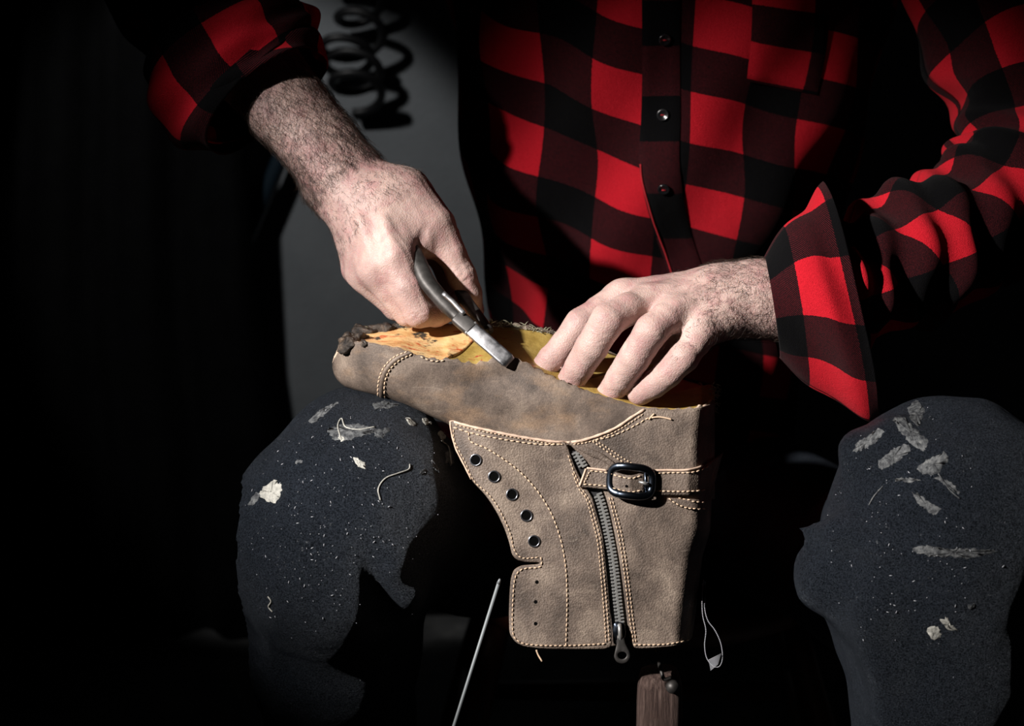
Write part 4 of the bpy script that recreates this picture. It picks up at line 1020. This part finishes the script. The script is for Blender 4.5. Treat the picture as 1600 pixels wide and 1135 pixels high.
sleeve('rolled_cuff', [C(340, 56, .100), C(362, 92, .094), C(386, 124, .090), C(412, 148, .085)], [(.069, .060), (.078, .062), (.080, .060), (.068, .054)], M['plaid_cuff_a'], math.pi / 2, sfold(.004, 1, 3, 2.0), nv=40)

# left sleeve (right of picture) and its wide open cuff
shL = toC(SH_L); elL = C(1605, 250, .12)
M['plaid_sleeve_b'] = plaid('plaid_sleeve_b', ou=.03, ov=.0)
sleeve('sleeve', [shL, C(1470, -190, .17), C(1570, 60, .15), C(1610, 215, .125), C(1570, 310, .095), C(1490, 365, .065), C(1410, 405, .044), C(1330, 440, .025), C(1270, 462, .012)],
       [(.075, .085), (.072, .078), (.066, .066), (.064, .062), (.060, .060), (.056, .055), (.054, .052), (.052, .050), (.046, .045)], M['plaid_sleeve_b'], math.pi / 2, sfold(.0075, 5, 5, .4))
M['plaid_cuff_b'] = plaid('plaid_cuff_b', ou=.0225, ov=-.026, P=.088)
def cuff():
    rings = [(C(1206, 480, .002), wv((0, 0, 0)) + np.array([.006, -.040, 0]), np.array([-.004, .004, -.036])),
             (C(1240, 480, .004), np.array([.010, -.058, 0]), np.array([-.004, .010, -.046])),
             (C(1275, 478, .006), np.array([.014, -.074, 0]), np.array([-.004, .010, -.052])),
             (C(1305, 475, .008), np.array([.018, -.086, .0]), np.array([-.006, .006, -.055])),
             (C(1330, 470, .010), np.array([.022, -.094, 0]), np.array([-.004, .002, -.056]))]
    f = lambda V, th, s: .003 * np.sin(th * 5 + 3 * s) * s + .0025 * np.sin(9 * s + 2 * th)
    loft('open_cuff', rings, 110, 60, M['plaid_cuff_b'], shirt, f, u0=math.pi / 2, vmix=0.0)
cuff()

# ---- trousers (implicit, with folds)
def trousers():
    f0 = Field([C(345, 0, -.1)[0], -.50, REF - .19], [C(1800, 0, 0)[0], .03, REF + .66], .0052); F = f0.blank()
    k1 = C(564, 790, .012); hR = toC(HIP_R); k2 = C(1486, 800, -.045); hL = toC(HIP_L)
    a1 = toC((-.150, .26, .07)); a2 = toC((.325, -.02, .07))
    f0.chain(F, [hR, hR * .5 + k1 * .5 + np.array([0, -.02, 0]), k1], [.084, .082, .077], .03)
    f0.chain(F, [k1, C(512, 860, .012), C(518, 1010, .085), a1], [.076, .074, .068, .062], .03)
    f0.prim(F, C(462, 818, .02), C(456, 870, .03), .044, .040, .035)
    f0.chain(F, [hL, hL * .5 + k2 * .5 + np.array([.05, -.06, 0]), k2], [.080, .074, .083], .03)
    f0.chain(F, [k2, C(1452, 905, -.040), C(1470, 1040, -.03), a2], [.082, .078, .065, .060], .03)
    f0.chain(F, [hR + [0, .01, 0], hL + [0, .01, 0]], [.085, .085], .05); f0.chain(F, [hR + [0.03, .02, .05], hL + [-.03, .02, .05]], [.10, .10], .05)
    # folds: ridge below the left knee, creases, the bump and pleat on the other knee
    f0.chain(F, [C(580, 820, -.058), C(608, 872, -.046), C(636, 922, -.028), C(648, 950, -.014)], [.010, .010, .0085, .005], .016)
    f0.chain(F, [C(566, 862, -.092), C(590, 925, -.085), C(602, 1000, -.074)], [.007, .012, .009], .014) if False else None
    f0.prim(F, C(572, 856, -.076), C(604, 975, -.032), .003, .007, .018, cut=True)
    f0.chain(F, [C(1255, 827, -.050), C(1310, 836, -.078), C(1385, 850, -.108), C(1450, 868, -.122)], [.0045, .013, .014, .006], .010)
    f0.chain(F, [C(1284, 886, -.050), C(1300, 905, -.060), C(1370, 920, -.070)], [.021, .026, .045], .012)
    f0.chain(F, [C(1335, 700, -.06), C(1400, 690, -.09), C(1480, 720, -.12)], [.010, .012, .008], .02)
    f0.chain(F, [C(1370, 950, -.105), C(1385, 1030, -.085), C(1390, 1120, -.07)], [.010, .012, .012], .02)
    f0.chain(F, [C(552, 688, .030), C(600, 705, .030)], [.040, .042], .03)
    f0.chain(F, [C(385, 790, .01), C(395, 815, .0)], [.012, .010], .02)
    V, Fq = f0.mesh(F); V = relax(V, Fq, 2, .5); N = vnormals(V, Fq)
    d = .0022 * noise3(V * 42, 31, 3) + .0007 * noise3(V * 130, 32, 2)
    V = V + N * d[:, None]
    return W(V), Fq[:, ::-1]
TRV, TRF = trousers(); trs = mk('trousers', TRV, TRF, M['trouser'], person); trs['label'] = 'dark blue-black work trousers stained with glue'
TRB = BVHTree.FromPolygons([Vector(q) for q in TRV], [tuple(map(int, q)) for q in TRF])

# ---- dried smears, glue blobs and threads lying on the cloth
def smear(poly, m, h=.0008, name='glue_smear', step=3.0):
    B = resamp(poly, step, 1); B = B + rng.normal(0, 1.1, B.shape); c = B.mean(0); n = len(B); rows = []
    for s, hh in ((1.0, .0001), (.86, h), (.6, h), (.3, h), (.04, h)):
        for q in B:
            p, nn = cast(*(c + (q - c) * s), TRB, (hh * .45 + .0001) * (1 + .3 * rng.normal()) if s < 1 else .0001); rows.append(p)
    if any(r is None for r in rows): return
    mk(name, np.array(rows), grid_faces(n, 5, True), m, trs)
SM = M['smear']; PG = M['pale_glue']
for p, m, h in [
    ([(512, 672), (530, 664), (556, 663), (584, 668), (594, 672), (575, 680), (545, 688), (520, 688)], SM, .0006), ([(586, 674), (606, 668), (612, 673), (596, 684), (584, 683)], SM, .0006),
    ([(528, 684), (536, 681), (541, 687), (534, 692)], PG, .0012), ([(580, 632), (600, 627), (626, 632), (606, 640), (584, 640)], SM, .0005),
    ([(480, 660), (500, 640), (530, 628), (512, 645), (490, 662)], SM, .0004), ([(550, 714), (560, 716), (573, 728), (570, 735), (556, 726)], PG, .0010), ([(460, 722), (470, 717), (474, 724), (462, 728)], SM, .0007),
    ([(405, 772), (416, 757), (430, 750), (440, 757), (437, 778), (428, 788), (414, 782)], PG, .0016), ([(386, 790), (400, 770), (408, 772), (398, 788)], SM, .0006),
    ([(632, 655), (640, 652), (652, 664), (644, 668)], PG, .0009), ([(658, 652), (668, 656), (676, 664), (664, 664)], PG, .0007), ([(684, 676), (694, 672), (698, 684), (690, 692)], PG, .0009), ([(696, 706), (706, 702), (712, 716), (704, 730), (696, 720)], SM, .0008),
    ([(672, 715), (682, 728), (690, 742), (682, 738), (674, 726)], SM, .0005), ([(655, 738), (664, 732), (666, 740), (658, 744)], SM, .0006),
    ([(1394, 652), (1412, 648), (1426, 668), (1452, 690), (1444, 706), (1424, 696), (1404, 672)], SM, .0006), ([(1418, 640), (1432, 624), (1446, 640), (1436, 668), (1424, 660)], SM, .0005), ([(1370, 724), (1396, 700), (1420, 694), (1424, 704), (1398, 724), (1376, 736)], SM, .0006),
    ([(1340, 690), (1362, 678), (1374, 668), (1384, 674), (1366, 694), (1342, 706), (1332, 708)], SM, .0008), ([(1432, 730), (1456, 716), (1478, 704), (1482, 718), (1466, 740), (1440, 742)], SM, .0006), ([(1424, 768), (1440, 776), (1470, 796), (1460, 806), (1434, 788)], SM, .0005), ([(1396, 750), (1420, 746), (1440, 750), (1420, 755)], SM, .0005),
    ([(1424, 858), (1440, 852), (1470, 858), (1520, 858), (1560, 862), (1520, 872), (1470, 872), (1436, 866)], SM, .0006), ([(1448, 984), (1458, 977), (1470, 984), (1468, 998), (1454, 1000)], PG, .0009), ([(1468, 968), (1480, 964), (1486, 974), (1496, 986), (1484, 986), (1474, 978)], PG, .0009), ([(1510, 946), (1524, 945), (1522, 951), (1512, 951)], SM, .0006), ([(1460, 745), (1486, 752), (1502, 772), (1480, 762)], SM, .0004)]:
    smear(p, m, h)
def thread_on(pts, r, m):
    P = [cast(x, y, TRB, r * .8)[0] for x, y in catmull(pts, 10 * len(pts))]
    if any(p is None for p in P): return
    v, f = tube(np.array(P), r, 6); mk('loose_thread', v, f, m, trs)
thread_on([(594, 782), (591, 764), (602, 748), (622, 740), (638, 734), (640, 726)], .0006, PG); thread_on([(532, 684), (528, 666), (534, 655), (540, 668), (560, 672), (585, 668)], .0006, PG)
thread_on([(419, 932), (424, 940), (420, 948), (426, 956)], .0006, PG); thread_on([(688, 690), (700, 700), (704, 726)], .0007, PG); thread_on([(1358, 790), (1366, 776), (1380, 760)], .0005, SM)
thread_on([(1466, 740), (1484, 766), (1500, 780)], .0006, SM)
def lint():
    parts = []
    for i in range(300):
        if random.random() < .72: x, y = random.gauss(520, 75), random.gauss(820, 95)
        else: x, y = random.gauss(1400, 70), random.gauss(860, 110)
        p, n = cast(x, y, TRB, .0004)
        if p is None: continue
        L = random.choice([.0005, .0006, .0009, .0022]); d = rng.normal(0, 1, 3); d = d - n * (d @ n); d /= np.linalg.norm(d)
        parts.append(tube(np.array([p - d * L * .5, p + n * .0003, p + d * L * .5]), [.0002, .00035, .0002], 4))
    v, f = merge(parts); o = mk('lint', v, f, M['white_thread'], trs); o['kind'] = 'stuff'
lint()
